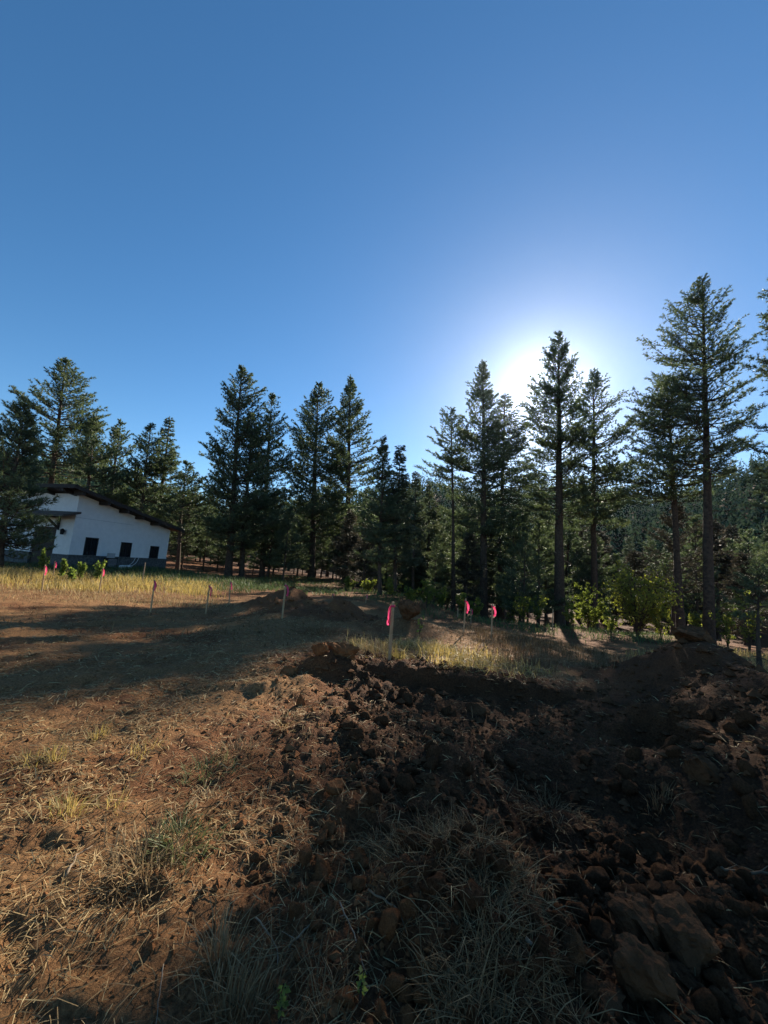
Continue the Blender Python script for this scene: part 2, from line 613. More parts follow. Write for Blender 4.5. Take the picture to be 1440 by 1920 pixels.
# ------------------------------------------------------------------ conifers
def needles(pos, dr, size, k, width, rng, spread=.75, tint=None):
    """k thin needle blades round each clump"""
    n = len(pos)
    d = unit(dr[:, None] + rng.normal(0, spread, (n, k, 3)))
    L = size[:, None, None] * rng.uniform(.6, 1.15, (n, k, 1))
    base = pos[:, None] + d * L * .06 + rng.normal(0, .03, (n, k, 3)) * size[:, None, None]
    tip = base + d * L
    side = unit(np.cross(d, rng.normal(0, 1, (n, k, 3)))) * (width * .5)
    V = np.stack([base - side * .7, base + side * .7, (base * .4 + tip * .6) + side, tip, (base * .4 + tip * .6) - side], 2).reshape(-1, 3)
    m_ = n * k
    o = (np.arange(m_) * 5)[:, None]
    F = np.concatenate([o + [0, 1, 2], o + [0, 2, 4], o + [4, 2, 3]])
    tt = (tint[:, None, None] + rng.normal(0, .10, (n, k, 1)) + np.zeros((1, 1, 5))).reshape(-1)
    return V, F, np.clip(tt, 0, 1)


def needles1(pos, dr, size, k, width, rng, spread=.75, tint=None):
    """single-triangle needles for trees farther off"""
    n = len(pos)
    d = unit(dr[:, None] + rng.normal(0, spread, (n, k, 3)))
    L = size[:, None, None] * rng.uniform(.6, 1.15, (n, k, 1))
    base = pos[:, None] + rng.normal(0, .05, (n, k, 3)) * size[:, None, None]
    side = unit(np.cross(d, rng.normal(0, 1, (n, k, 3)))) * (width * .5)
    V = np.stack([base - side, base + side, base + d * L], 2).reshape(-1, 3)
    F = np.arange(n * k * 3).reshape(-1, 3)
    tt = (tint[:, None, None] + rng.normal(0, .10, (n, k, 1)) + np.zeros((1, 1, 3))).reshape(-1)
    return V, F, np.clip(tt, 0, 1)


PROF = {
    'pine': ([0, .12, .35, .6, .8, .93, 1], [.62, .95, 1, .76, .44, .17, .02]),
    'column': ([0, .15, .5, .75, .9, 1], [.8, 1, .95, .66, .34, .04]),
    'fir': ([0, .1, .5, .8, 1], [.9, 1, .62, .27, .03]),
    'open': ([0, .2, .45, .7, .88, 1], [.75, 1, .88, .62, .30, .04]),
    'young': ([0, .15, .5, .8, 1], [.9, 1, .72, .38, .06]),
}


def conifer(H, R, cb, style, seed, trunk_r, nb, lean=(0, 0), dens=1.0, clump=.34, mat='needle', dead=10, kn=14, nw=.032, extra=(), top2=None):
    """trunk and crown meshes of one conifer, base at the origin.  lean: offset of the top."""
    rng = np.random.default_rng(seed)
    lean = np.array([lean[0], lean[1]])

    def axis(z):
        t = np.asarray(z) / H
        w = .12 * np.sin(t * 5 + seed) * np.minimum(1, t * 3)
        return np.stack([lean[0] * t + w * .6, lean[1] * t + w * .3, np.asarray(z, float)], -1)

    zs = np.concatenate([[-.4, 0, .25, .6], np.linspace(1.2, H, 16)])
    P = axis(zs)
    tr = trunk_r * np.clip(1 - zs / H, 0.015, 1) ** .8
    tr = tr * (1 + .35 * np.exp(-np.maximum(zs, 0) / .35))
    tb = MB()
    Vt, Ft = tube(P, tr, 10)
    Vt = Vt + rng.normal(0, trunk_r * .035, Vt.shape)
    tb.add(Vt, Ft)
    # dead stubs and bare lower limbs
    if dead:
        zd = rng.uniform(max(.12, cb - .30) * H, (cb + .12) * H, dead)
        a = rng.uniform(0, 6.283, dead)
        L = rng.uniform(.35, 1.0, dead) * R * .75
        p0 = axis(zd)
        for q in range(dead):
            pts = [p0[q]]
            dirv = np.array([math.cos(a[q]), math.sin(a[q]), rng.uniform(-.25, .15)])
            for s in range(4):
                dirv = unit(dirv + rng.normal(0, .16, 3) + [0, 0, -.05])
                pts.append(pts[-1] + dirv * L[q] / 4)
            pts = np.array(pts)
            rs = np.linspace(.028, .006, 5)
            tb.add(*frusta(pts[:-1], pts[1:], rs[:-1], rs[1:], 3))
            for s in (2, 3):
                e = pts[s] + unit(dirv + rng.normal(0, .6, 3)) * L[q] * .22
                tb.add(*frusta(pts[s], e, .01, .004, 3))
    trunk = tb.build('trunk', M['bark'], True)

    cbm = MB()
    pt, pr = PROF[style]
    u = rng.uniform(0, 1, nb) ** .92
    if style == 'fir':
        u = (np.floor(u * 34) + rng.normal(0, .12, nb)) / 34
    u = np.clip(u, 0, .995)
    az = rng.uniform(0, 6.283, nb)
    # uneven sectors: some sides fuller than others
    lop = 1 + .22 * np.sin(az + seed) + .16 * np.sin(2 * az + 2 * seed + u * 5)
    Lb = R * np.interp(u, pt, pr) * rng.uniform(.74, 1.22, nb) * lop
    Lb = np.maximum(Lb, .25)
    branches = [(uu, aa_, ll, 0) for uu, aa_, ll in zip(u, az, Lb)] + [(e[0], e[1], e[2], 1) for e in extra]
    cp, cd, cs, ct = [], [], [], []
    s0, s1, q0, q1, w0, w1 = [], [], [], [], [], []
    for (t, a, L, ex) in branches:
        z = H * (cb + (1 - cb) * t)
        o = axis(z)
        h = np.array([math.cos(a), math.sin(a), 0])
        sd = np.array([-h[1], h[0], 0])
        if style == 'fir':
            e0 = np.interp(t, [0, .5, 1], [-.30, -.05, .7]) + rng.normal(0, .08)
            curve, sag = .22, .18
        else:
            e0 = np.interp(t, [0, .35, .7, 1], [-.12, .12, .5, 1.05]) + rng.normal(0, .14)
            curve, sag = .22, .12
        if ex:
            e0, curve = .0, .25
        n = 6
        s = np.linspace(0, 1, n)
        wob = np.cumsum(rng.normal(0, .05, n)) * L * .5
        pts = o + h * (L * s * math.cos(e0))[:, None] + sd * wob[:, None]
        pts[:, 2] += L * (s * math.sin(e0) + curve * s * s - sag * s * (1 - s))
        br = max(.012, min(.055, .017 * L + .006)) * (1.1 - s)
        s0.append(pts[:-1]); s1.append(pts[1:]); q0.append(br[:-1]); q1.append(br[1:])
        m_ = int((2.5 + L * (4.4 if style == 'fir' else 3.3)) * dens)
        f = np.linspace(.18 if style == 'fir' else .30, 1, max(3, m_)) + rng.normal(0, .02, max(3, m_))
        f = np.clip(f, .12, 1)
        B = np.stack([np.interp(f, s, pts[:, k]) for k in range(3)], 1)
        sg = np.where(np.arange(len(f)) % 2 == 0, 1.0, -1.0)
        ang = sg * rng.uniform(.35, 1.25, len(f)) * np.where(f > .95, .3, 1)
        td = h[None] * np.cos(ang)[:, None] + sd[None] * np.sin(ang)[:, None]
        if style == 'fir':
            td[:, 2] += rng.normal(.0, .12, len(f))
        else:
            td[:, 2] += rng.uniform(.15, 1.1, len(f))
        td = unit(td)
        tl = (L * .36 * (1.15 - f) + clump * .7) * rng.uniform(.6, 1.25, len(f))
        E = B + td * tl[:, None]
        w0.append(B); w1.append(E)
        tb_ = np.clip(rng.normal(.45, .16) + (f - .6) * .25, 0, 1)
        cp.append(E); cd.append(td); cs.append(clump * (1 - .42 * t ** 2) * rng.uniform(.75, 1.2, len(f))); ct.append(tb_)
        for fr in ((.62, .3) if style == 'fir' else (.6, .25)):
            keep = tl > clump * .5
            if keep.any():
                cp.append((B + td * (tl * fr)[:, None])[keep]); cd.append(unit(td + [0, 0, .25])[keep])
                cs.append(clump * (1 - .42 * t ** 2) * rng.uniform(.6, 1.0, keep.sum())); ct.append(tb_[keep] - .08)
    # leader
    zz = np.linspace(H * .93, H, 7)
    cp.append(axis(zz)); cd.append(np.tile([0, 0, 1.], (7, 1))); cs.append(np.linspace(.7, .45, 7) * clump); ct.append(np.full(7, .5))
    cp, cd, cs, ct = map(np.concatenate, (cp, cd, cs, ct))
    if style != 'fir':
        cd = unit(cd + [0, 0, .15])
    fn = needles1
    Vn, Fn, Tn = fn(cp, cd, cs, kn, nw, rng, .5 if style == 'fir' else .85, ct)
    cbm.add(Vn, Fn, 0, Tn)
    cbm.add(*frusta(np.concatenate(s0), np.concatenate(s1), np.concatenate(q0), np.concatenate(q1), 3), mat=1)
    cbm.add(*cones(np.concatenate(w0), np.concatenate(w1), .014), mat=1)
    crown = cbm.build('crown', [M[mat], M['bark']])
    return trunk, crown


NBX, HWX = 1.05, 1.15


def tree_at(base, d, top, hw, cbpy, style, label, name='pine_tree', tw=14, nb=120, group=None, sag=.25, **kw):
    """base/top/crown pixels read off the photograph; d the distance of the trunk"""
    b = at(base[0], base[1], d)
    z = gz(b[0], b[1])
    tp = at(top[0], top[1], d)
    H = tp[2] - z
    cbz = at(base[0], cbpy, d)[2] - z
    R = hw * HWX * d / 720
    lean = np.clip([tp[0] - b[0], 0], -.06 * H, .06 * H)
    seed = int(base[0] * 7 + top[1] * 3)
    kw['nw'] = max(.02, d * .0015)
    kw['kn'] = 13
    kw['clump'] = kw.get('clump', .34) * (1 if style == 'fir' else .80)
    nb = int(nb * NBX)
    tr, cr = conifer(H, R, max(.03, cbz / H), style, seed, tw * d / 720 / 2, nb, lean, **kw)
    r = thing(name, (b[0], b[1], z), label, 'tree', group)
    link('trunk', tr, r)
    link('crown', cr, r)
    return r

PX = 'pines at the edge of the clearing'
# left
tree_at((-2, 1064), 20, (6, 762), 68, 1035, 'young', 'young bushy pine with low boughs in front of the white house', tw=12, nb=190, clump=.32, kn=15, nw=.026, dead=4)
tree_at((72, 1055), 42, (106, 678), 66, 905, 'open', 'tall broad pine with a bare stem rising behind the porch of the white house', tw=13, nb=140, clump=.46, dens=.9, kn=13, nw=.045)
tree_at((146, 1058), 38, (150, 782), 44, 960, 'pine', 'dense round-shouldered pine rising over the top of the house roof', tw=10, nb=110, clump=.40, kn=12, nw=.042)
tree_at((194, 1058), 44, (193, 790), 30, 1000, 'column', 'narrow dark pine behind the middle of the house roof', tw=9, nb=90, clump=.42, nw=.045)
tree_at((256, 1062), 41, (263, 798), 44, 1000, 'pine', 'blunt-topped pine behind the low end of the house roof', tw=10, nb=110, clump=.42, nw=.045)
tree_at((290, 1063), 43, (291, 780), 36, 1010, 'fir', 'pointed conifer behind the low end of the house roof', tw=10, nb=150, clump=.34, nw=.042, mat='needle')
tree_at((332, 1070), 40, (328, 868), 34, 1010, 'pine', 'short pine standing just past the low end of the house', tw=8, nb=80, clump=.40, nw=.042)
# left centre group
tree_at((427, 1086), 40, (432, 690), 68, 1030, 'pine', 'tall ragged pine, highest of the group past the low end of the house', tw=14, nb=215, clump=.40, kn=13, nw=.040,
        extra=[(.45, 3.0, 4.0), (.50, 3.3, 3.6), (.30, 3.1, 4.0)])
tree_at((452, 1088), 41, (456, 775), 48, 1025, 'pine', 'dark dense pine squeezed between a ragged tall pine and a slim one', tw=10, nb=130, clump=.38, nw=.040)
tree_at((490, 1088), 45, (486, 740), 40, 1030, 'column', 'slim pine with a narrow tip, right beside the ragged tall pine', tw=10, nb=120, clump=.38, nw=.040)
tree_at((583, 1086), 50, (589, 720), 62, 1030, 'pine', 'broad olive pine behind the farther dirt heap', tw=13, nb=225, clump=.42, kn=13, nw=.044, extra=[(.55, 3.2, 5.0), (.40, 3.0, 4.6)])
tree_at((648, 1090), 51, (643, 706), 50, 1020, 'pine', 'tall pine with a see-through tapering crown next to the broad olive pine', tw=13, nb=190, clump=.44, kn=12, nw=.044)
# centre, smaller
tree_at((712, 1114), 27, (716, 826), 33, 1060, 'pine', 'smaller pine, first of the low row in the middle gap', tw=8, nb=150, clump=.30, nw=.040)
tree_at((740, 1116), 28, (749, 836), 33, 1060, 'fir', 'pointed fir with drooping brownish lower boughs in the middle gap', name='fir_tree', tw=8, nb=190, clump=.24, nw=.036, mat='fir')
tree_at((776, 1118), 46, (779, 886), 27, 1070, 'fir', 'short pointed fir between a brownish fir and a slender bare-stemmed pine', name='fir_tree', tw=7, nb=120, clump=.34, nw=.042, mat='fir')
tree_at((806, 1124), 52, (804, 908), 28, 1080, 'fir', 'lowest fir of the middle gap, just left of a slender bare-stemmed pine', name='fir_tree', tw=7, nb=110, clump=.36, nw=.046, mat='fir')
# right centre: the trees before the sun
tree_at((851, 1157), 46, (843, 764), 34, 905, 'open', 'slender pine with a long bare stem and one long side bough', tw=9, nb=62, clump=.46, dens=.8, kn=12, nw=.044, dead=16, extra=[(.06, 3.05, 4.2), (.12, 3.3, 3.4)])
tree_at((908, 1158), 46, (905, 683), 52, 1010, 'pine', 'tall pine with a knobbly pointed crown beside the feathery fir', tw=15, nb=200, clump=.46, kn=13, nw=.046, dead=24)
tree_at((938, 1160), 56, (946, 738), 66, 1040, 'fir', 'feathery thin-twigged fir just left of the pine that hides the sun', name='fir_tree', tw=14, nb=230, clump=.42, dens=.8, kn=9, nw=.034, mat='fir', dead=20)
tree_at((1050, 1187), 38, (1046, 628), 48, 985, 'column', 'tall thick-stemmed pine with the sun behind its crown', tw=20, nb=200, clump=.40, dead=22,
        extra=[(.46 + .014 * t_, 3.14 + .55 * math.sin(2.3 * t_), 3.0 + .6 * math.sin(1.7 * t_) ** 2) for t_ in range(16)])
tree_at((1115, 1182), 42, (1112, 698), 54, 1000, 'open', 'wide-crowned pine touching the pine that hides the sun', tw=13, nb=175, clump=.42, kn=13, nw=.042, dead=22)
# right
tree_at((1278, 1197), 31, (1250, 712), 66, 945, 'open', 'leaning pine with tiered open boughs beside the round leafy bush', tw=15, nb=150, clump=.36, kn=14, nw=.034, dead=22)
tree_at((1330, 1206), 26, (1318, 524), 88, 905, 'open', 'tallest pine of all, with a long bare dark stem and airy crown', tw=19, nb=190, clump=.34, kn=16, nw=.026, dead=34)
tree_at((1474, 1215), 22, (1462, 480), 62, 960, 'open', 'pine cut off by the picture edge, boughs reaching toward the tallest pine', tw=18, nb=110, clump=.33, kn=15, nw=.026, dead=16)
tree_at((1262, 1186), 34, (1268, 950), 40, 1110, 'open', 'small brown-needled pine behind the leaning pine', tw=7, nb=70, clump=.34, kn=12, nw=.034, mat='brown_needle')
tree_at((1424, 1258), 14, (1420, 1062), 36, 1175, 'open', 'thin sapling pine leaning over the yellow grass at the foot of the spoil ridge', name='pine_sapling', tw=8, nb=34, clump=.20, kn=14, nw=.016, dead=5)

# rows of lower trees standing deeper in the wood
deep = []
for k, (H, R, st, nbk, mt) in enumerate([(13, 2.0, 'pine', 90, 'needle'), (15, 1.8, 'fir', 120, 'fir'), (11, 2.1, 'young', 90, 'needle'), (16, 2.2, 'column', 100, 'needle'), (9, 1.7, 'fir', 110, 'brown_needle')]):
    deep.append((H, conifer(H, R, .14, st, 900 + k, .16, nbk, (0, 0), clump=.40, mat=mt, dead=8, kn=11, nw=.05)))
DEEPL = ['shaded pine standing deeper in the wood', 'shaded narrow fir standing deeper in the wood', 'low bushy pine standing deeper in the wood', 'tall shaded pine standing deeper in the wood', 'brownish fir standing deeper in the wood']
rng = np.random.default_rng(5)
spots = []
for px in np.arange(-20, 1480, 31):
    spots.append((px + rng.uniform(-12, 12), rng.uniform(50, 66), rng.uniform(935, 985)))
for px in np.arange(-10, 1480, 38):
    spots.append((px + rng.uniform(-14, 14), rng.uniform(68, 90), rng.uniform(930, 965)))
for px, d, tpy in [(660, 40, 960), (690, 37, 985), (545, 40, 960), (985, 34, 985), (1012, 40, 965), (880, 38, 990), (965, 44, 950), (1390, 30, 1000), (1440, 34, 985), (360, 42, 950), (520, 44, 930), (400, 46, 940), (820, 42, 1000)]:
    spots.append((px, d, tpy))
low0 = len(spots)
for px in np.arange(325, 840, 17):
    spots.append((px + rng.uniform(-7, 7), rng.uniform(47, 58), rng.uniform(985, 1020)))
for si, (px, d, tpy) in enumerate(spots):
    k = int(rng.integers(0, 5)) if si < low0 else 2
    hor = 1061 + (px - 720) * .0734
    tpy = tpy + (hor - 1061) * .75
    if 1110 < px < 1300:
        tpy += 38
    if px < 330:
        d += 10
    p = at(px, tpy, d)
    z = gz(p[0], p[1])
    H, (tm, cm) = deep[k]
    s = (p[2] - z) / H
    r = thing('fir_tree' if k in (1, 4) else 'pine_tree', (p[0], p[1], z), DEEPL[k], 'tree', ['deep wood pines', 'deep wood firs', 'deep wood bushy pines', 'deep wood tall pines', 'deep wood brown firs'][k], rng.uniform(0, 6.28))
    r.scale = (s * rng.uniform(.9, 1.25),) * 2 + (s,)
    link('trunk', tm, r)
    link('crown', cm, r)

# ------------------------------------------------------------------ the wood on the far hillside (one mass)
rng = np.random.default_rng(77)
nF = 5200
th = rng.uniform(rad(-52), rad(56), nF)
rF = np.sqrt(rng.uniform(105 ** 2, 345 ** 2, nF))
fx, fy = rF * np.sin(th), rF * np.cos(th)
fz = ground_z(fx, fy)
fh = rng.uniform(9, 19, nF)
kk = 18
tt = rng.uniform(0, 1, (nF, kk))
ang = rng.uniform(0, 6.283, (nF, kk))
w = (1 - tt) ** .8 * rng.uniform(.6, 1.2, (nF, kk)) * (fh * .17)[:, None] + .25
c = np.stack([fx[:, None] + 0 * tt, fy[:, None] + 0 * tt, fz[:, None] + fh[:, None] * (.08 + .92 * tt)], -1)
dv = np.stack([np.cos(ang), np.sin(ang), -.35 + 0 * ang], -1)
sdv = np.stack([-np.sin(ang), np.cos(ang), 0 * ang], -1)
V = np.stack([c + [0, 0, .9], c + dv * w[..., None] + sdv * w[..., None] * .42, c + dv * w[..., None] - sdv * w[..., None] * .42], 2).reshape(-1, 3)
tint = np.repeat(np.clip(rng.normal(.5, .2, nF), 0, 1), kk * 3)
tag(link('hillside_wood', mesh_np('hillside_wood', V, np.arange(len(V)).reshape(-1, 3), M['farwood'], tint=tint)),
    'distant conifer wood covering the hillside beyond the clearing', 'wood', kind='stuff')


# ------------------------------------------------------------------ grass, straw, litter
def blades(P, head, up, L, w, bend, rng, tint):
    """thin bent blades: P roots, head heading angle, up elevation angle"""
    n = len(P)
    d0 = np.stack([np.cos(head) * np.cos(up), np.sin(head) * np.cos(up), np.sin(up)], 1)
    sd = np.stack([-np.sin(head), np.cos(head), np.zeros(n)], 1)
    tw = rng.normal(0, .5, (n, 1))
    sd = unit(sd + tw * np.array([0, 0, 1.]))
    mid = P + d0 * (L * .55)[:, None]
    d1 = unit(d0 + np.stack([np.cos(head), np.sin(head), -np.ones(n)], 1) * bend[:, None] + rng.normal(0, .12, (n, 3)))
    tip = mid + d1 * (L * .45)[:, None]
    s = sd * (w * .5)[:, None]
    V = np.stack([P - s, P + s, mid + s * .9, mid - s * .9, tip], 1).reshape(-1, 3)
    o = (np.arange(n) * 5)[:, None]
    F = np.concatenate([o + [0, 1, 2], o + [0, 2, 3], o + [3, 2, 4]])
    return V, F, np.repeat(np.clip(tint, 0, 1), 5)


def spread(n, rmin, rmax, a0, a1, rng):
    r = np.exp(rng.uniform(math.log(rmin), math.log(rmax), n))
    a = rng.uniform(rad(a0), rad(a1), n)
    return r * np.sin(a), r * np.cos(a)


def litter(name, label, cat, n, dens, mat, lmin, lmax, w, rng, rmin=1.0, rmax=11, upmax=.35, tmean=.5, a0=-58, a1=58, bend=.35, lift=.006):
    x, y = spread(n, rmin, rmax, a0, a1, rng)
    k = rng.uniform(0, 1, n) < dens(x, y)
    x, y = x[k], y[k]
    n = len(x)
    P = np.stack([x, y, ground_z(x, y) + lift], 1)
    L = rng.uniform(lmin, lmax, n) * rng.uniform(.5, 1, n)
    d = np.hypot(x, y)
    V, F, T = blades(P, rng.uniform(0, 6.283, n), np.abs(rng.normal(0, upmax, n)), L, w * np.clip(d / 3.0, .8, 2.6), np.abs(rng.normal(bend, .3, n)), rng, rng.normal(tmean, .22, n))
    o = link(name, mesh_np(name, V, F, M[mat], tint=T))
    tag(o, label, cat, kind='stuff')
    return o


rng = np.random.default_rng(21)
patch = lambda x, y: smooth(-.25, .3, fbm(x * 1.4, y * 1.4, 61, 3))
litter('straw_litter', 'dry straw and grass scraps strewn over the flat reddish ground', 'straw', 120000,
       lambda x, y: (1 - .85 * disturbed(x, y)) * (.25 + .75 * patch(x, y)) * (.4 + .6 * smooth(1.7, 3.0, y)), 'straw', .04, .20, .0048, rng, rmax=15, upmax=.22, tmean=.45)
litter('root_litter', 'pale roots and straw scraps mixed into the dug dark soil', 'straw', 13000,
       lambda x, y: disturbed(x, y) * (.15 + .85 * patch(x + 3, y)) * .8, 'greystraw', .05, .24, .0045, rng, rmax=8, upmax=.35, tmean=.4)


def blob(px, py, rx, ry, z=0.0):
    c = on_z(px, py, z)
    return lambda x, y: np.exp(-(((x - c[0]) / rx) ** 2 + ((y - c[1]) / ry) ** 2) ** 1.5)


def many(bl):
    return lambda x, y: np.clip(sum(b(x, y) for b in bl), 0, 1)


mats_ = many([blob(800, 1590, .30, .14), blob(880, 1540, .25, .08), blob(970, 1850, .20, .22), blob(880, 1880, .16, .12), blob(600, 1870, .12, .14), blob(470, 1890, .10, .1),
              blob(560, 1740, .12, .08), blob(920, 1690, .2, .15), blob(1030, 1420, .4, .16)])
litter('matted_grass', 'torn mats of grey dead grass lying on the near dug bank', 'grass', 42000, lambda x, y: mats_(x, y) * (.2 + .8 * patch(x * 2, y * 2)), 'greystraw', .10, .34, .0036, rng, rmin=.9, rmax=4.5, upmax=.5, tmean=.5, a0=-35, a1=45)
led = many([blob(790, 1210, .8, .7), blob(890, 1225, .7, .5), blob(690, 1212, .4, .4), blob(985, 1240, .5, .3), blob(860, 1250, 1.0, .28)])
litter('ledge_grass', 'sunlit golden bunch grass standing on the ledge above the pit', 'grass', 42000, lambda x, y: led(x, y) * smooth(.75, .25, worley(x * 2.2, y * 2.2, 66)[0]), 'grass', .12, .42, .0046, rng, rmin=5, rmax=11, upmax=.9, tmean=.62, a0=-14, a1=32, bend=.5)
mid = lambda x, y: smooth(7.5, 9, y) * (.25 + .75 * patch(x * .6, y * .6)) * smooth(26, 15, y) * .8 * (1 - .9 * disturbed(x, y))
litter('pale_ground_grass', 'short faded grass scattered over the shaded ground among the stakes', 'grass', 26000, mid, 'greystraw', .10, .30, .006, rng, rmin=7, rmax=30, upmax=.6, tmean=.45)


def field(name, label, n, quad, mat, lmin, lmax, w, rng, tmean=.5, up=1.2, dmin=None):
    """grass over a patch whose corners are ground points"""
    q = np.array(quad)[:, :2]
    a, b_ = rng.uniform(0, 1, (2, n))
    P = (q[0] * ((1 - a) * (1 - b_))[:, None] + q[1] * (a * (1 - b_))[:, None] + q[2] * (a * b_)[:, None] + q[3] * ((1 - a) * b_)[:, None])
    x, y = P[:, 0] + rng.normal(0, .3, n), P[:, 1] + rng.normal(0, .3, n)
    k = rng.uniform(0, 1, n) < (.2 + .8 * smooth(-.3, .2, fbm(x * .7, y * .7, 91, 3)))
    x, y = x[k], y[k]
    n = len(x)
    P = np.stack([x, y, ground_z(x, y) - .02], 1)
    L = rng.uniform(lmin, lmax, n)
    V, F, T = blades(P, rng.uniform(0, 6.283, n), np.clip(rng.normal(up, .25, n), .2, 1.57), L, np.full(n, w), np.abs(rng.normal(.35, .25, n)), rng, rng.normal(tmean, .22, n))
    return tag(link(name, mesh_np(name, V, F, M[mat], tint=T)), label, 'grass', kind='stuff')


field('meadow_grass', 'tall sunlit yellow grass between the stakes and the white house', 15000, [(-17, 13.0, 0), (-7.0, 17.5, 0), (-9.5, 22, 0), (-24, 18, 0)], 'grass', .25, .55, .014, rng, .58)
field('near_meadow_grass', 'thin dry grass along the near rim of the yellow meadow strip', 6000, [(-14, 11, 0), (-5.5, 14.5, 0), (-7.0, 17.5, 0), (-17, 13.5, 0)], 'straw', .08, .25, .011, rng, .6)
field('shaded_lawn', 'green grass in the shade round the house and under the pines', 16000, [(-24, 19, 0), (-7, 20, 0), (-6, 34, 0), (-20, 32, 0)], 'greengrass', .2, .5, .02, rng, .45)
field('forest_floor_grass', 'sparse grass on the shaded floor of the wood', 24000, [(-10, 24, 0), (22, 20, 0), (26, 44, 0), (-14, 50, 0)], 'greengrass', .2, .5, .034, rng, .55)
field('ridge_foot_grass', 'bright yellow grass behind the right spoil ridge below the tallest pine', 9000, [(7.5, 9.0, 0), (13, 9, 0), (22, 19, 0), (11, 17, 0)], 'grass', .2, .5, .014, rng, .65)
field('heap_side_grass', 'faded short grass between the pit ledge and the bushes', 9000, [(2.5, 8.0, 0), (5.5, 8.5, 0), (9, 17, 0), (3.5, 17, 0)], 'greystraw', .12, .35, .011, rng, .5)


def tuft(px, py, n, L, spread_r, mat, label, group, seed, cat='grass tuft', tm=.55, up=1.15, w=.005, chaos=.7):
    c = on_z(px, py)
    z = gz(c[0], c[1])
    rng = np.random.default_rng(seed)
    P = np.stack([rng.normal(0, spread_r, n), rng.normal(0, spread_r, n), np.zeros(n) - .02], 1)
    P[:, 2] += ground_z(P[:, 0] + c[0], P[:, 1] + c[1]) - z
    hd = np.arctan2(P[:, 1], P[:, 0]) + rng.normal(0, chaos, n)
    V, F, T = blades(P, hd, np.clip(rng.normal(up, .3, n), .1, 1.5), L * rng.uniform(.5, 1.15, n), np.full(n, w), np.abs(rng.normal(.4, .3, n)), rng, rng.normal(tm, .2, n))
    return tag(link('grass_tuft', mesh_np('grass_tuft', V, F, M[mat], tint=T), None, (c[0], c[1], z)), label, cat, group)


# single tufts that stand out on the flat lit ground
for k, (px, py, n, L, sr, mt) in enumerate([(185, 1375, 60, .16, .04, 'grass'), (105, 1422, 60, .16, .04, 'grass'), (130, 1512, 80, .17, .05, 'grass'), (60, 1430, 70, .14, .06, 'grass'), (275, 1400, 60, .12, .06, 'grass'), (215, 1500, 50, .12, .05, 'grass')]):
    tuft(px, py, n, L, sr, mt, 'small yellow grass tuft standing on the sunlit reddish litter', 'yellow tufts on the lit ground', 300 + k)
tuft(275, 1600, 260, .22, .10, 'greystraw', 'large pale bunch of dry grass on the lit reddish ground, biggest of its kind', None, 401, tm=.75, up=.95)
tuft(340, 1555, 240, .18, .07, 'greengrass', 'grey-green grass clump right behind the large pale bunch', None, 402, tm=.75, up=.8)
tuft(385, 1440, 160, .15, .09, 'greengrass', 'low green tuft on the border of litter and dug soil', None, 403, tm=.8, up=.8)
tuft(440, 1410, 200, .17, .10, 'greystraw', 'drooping straw-coloured tuft at the shaded border of the dug soil', None, 404, tm=.8, up=.7)
tuft(540, 1360, 150, .18, .09, 'straw', 'reddish straw bunch lying among clods below the ledge', None, 405, up=.6)
tuft(440, 1840, 160, .24, .06, 'greystraw', 'upright grey grass bunch on the near bank beside a bare strip', None, 406, tm=.6)
tuft(420, 1740, 90, .26, .03, 'greystraw', 'few long pale stalks leaning over the near dark soil', None, 557, tm=.8, up=.9)
tuft(1235, 1440, 40, .26, .04, 'greystraw', 'sparse dead stalks hanging on the rubble slope below the hole', None, 408, tm=.75)
tuft(740, 1240, 130, .30, .08, 'grass', 'yellow-green tuft at the foot of the tall flagged stake on the ledge', None, 459, tm=.35)
tuft(705, 1225, 220, .42, .14, 'straw', 'big arching dry bunch left of the tall flagged stake on the ledge', None, 410, tm=.6, up=1.0)
tuft(815, 1220, 260, .45, .18, 'grass', 'big golden bunch right of the tall flagged stake on the ledge', None, 411, tm=.7, up=1.0)
tuft(905, 1245, 160, .30, .14, 'grass', 'greenish golden bunch at the right end of the ledge', None, 412, tm=.4, up=.9)
tuft(1030, 1405, 300, .24, .14, 'greystraw', 'pale dead sod of grass draped over the lump in the pit', None, 413, tm=.6, up=.5)
tuft(600, 1180, 220, .35, .25, 'greystraw', 'faded bunch at the shaded foot of the second dirt heap', None, 414, tm=.55, up=.9, w=.008)


for k, (px, py, n, L, sr, tm, up) in enumerate([(760, 1560, 420, .30, .14, .55, .45), (850, 1570, 420, .30, .15, .5, .4), (900, 1640, 380, .30, .13, .55, .4), (790, 1640, 260, .28, .12, .45, .5), (980, 1700, 260, .28, .12, .5, .4),
                                        (900, 1800, 420, .24, .12, .5, .5), (960, 1870, 520, .26, .13, .7, .5), (860, 1890, 300, .24, .11, .5, .5), (500, 1870, 260, .24, .08, .45, .9), (580, 1800, 120, .22, .09, .5, .7)]):
    tuft(px, py, int(n * .55), L, sr * 1.1, 'greystraw', 'torn sod of grey dead grass slumped on the dark near bank', 'sods slumped on the near bank', 600 + k, tm=tm - .05, up=up * .6, w=.0038, chaos=2.2)
# ------------------------------------------------------------------ clods
import bmesh


def ico(sub):
    bm = bmesh.new()
    bmesh.ops.create_icosphere(bm, subdivisions=sub, radius=1)
    bm.verts.ensure_lookup_table()
    V = np.array([v.co[:] for v in bm.verts])
    F = np.array([[v.index for v in f.verts] for f in bm.faces])
    bm.free()
    return V, F


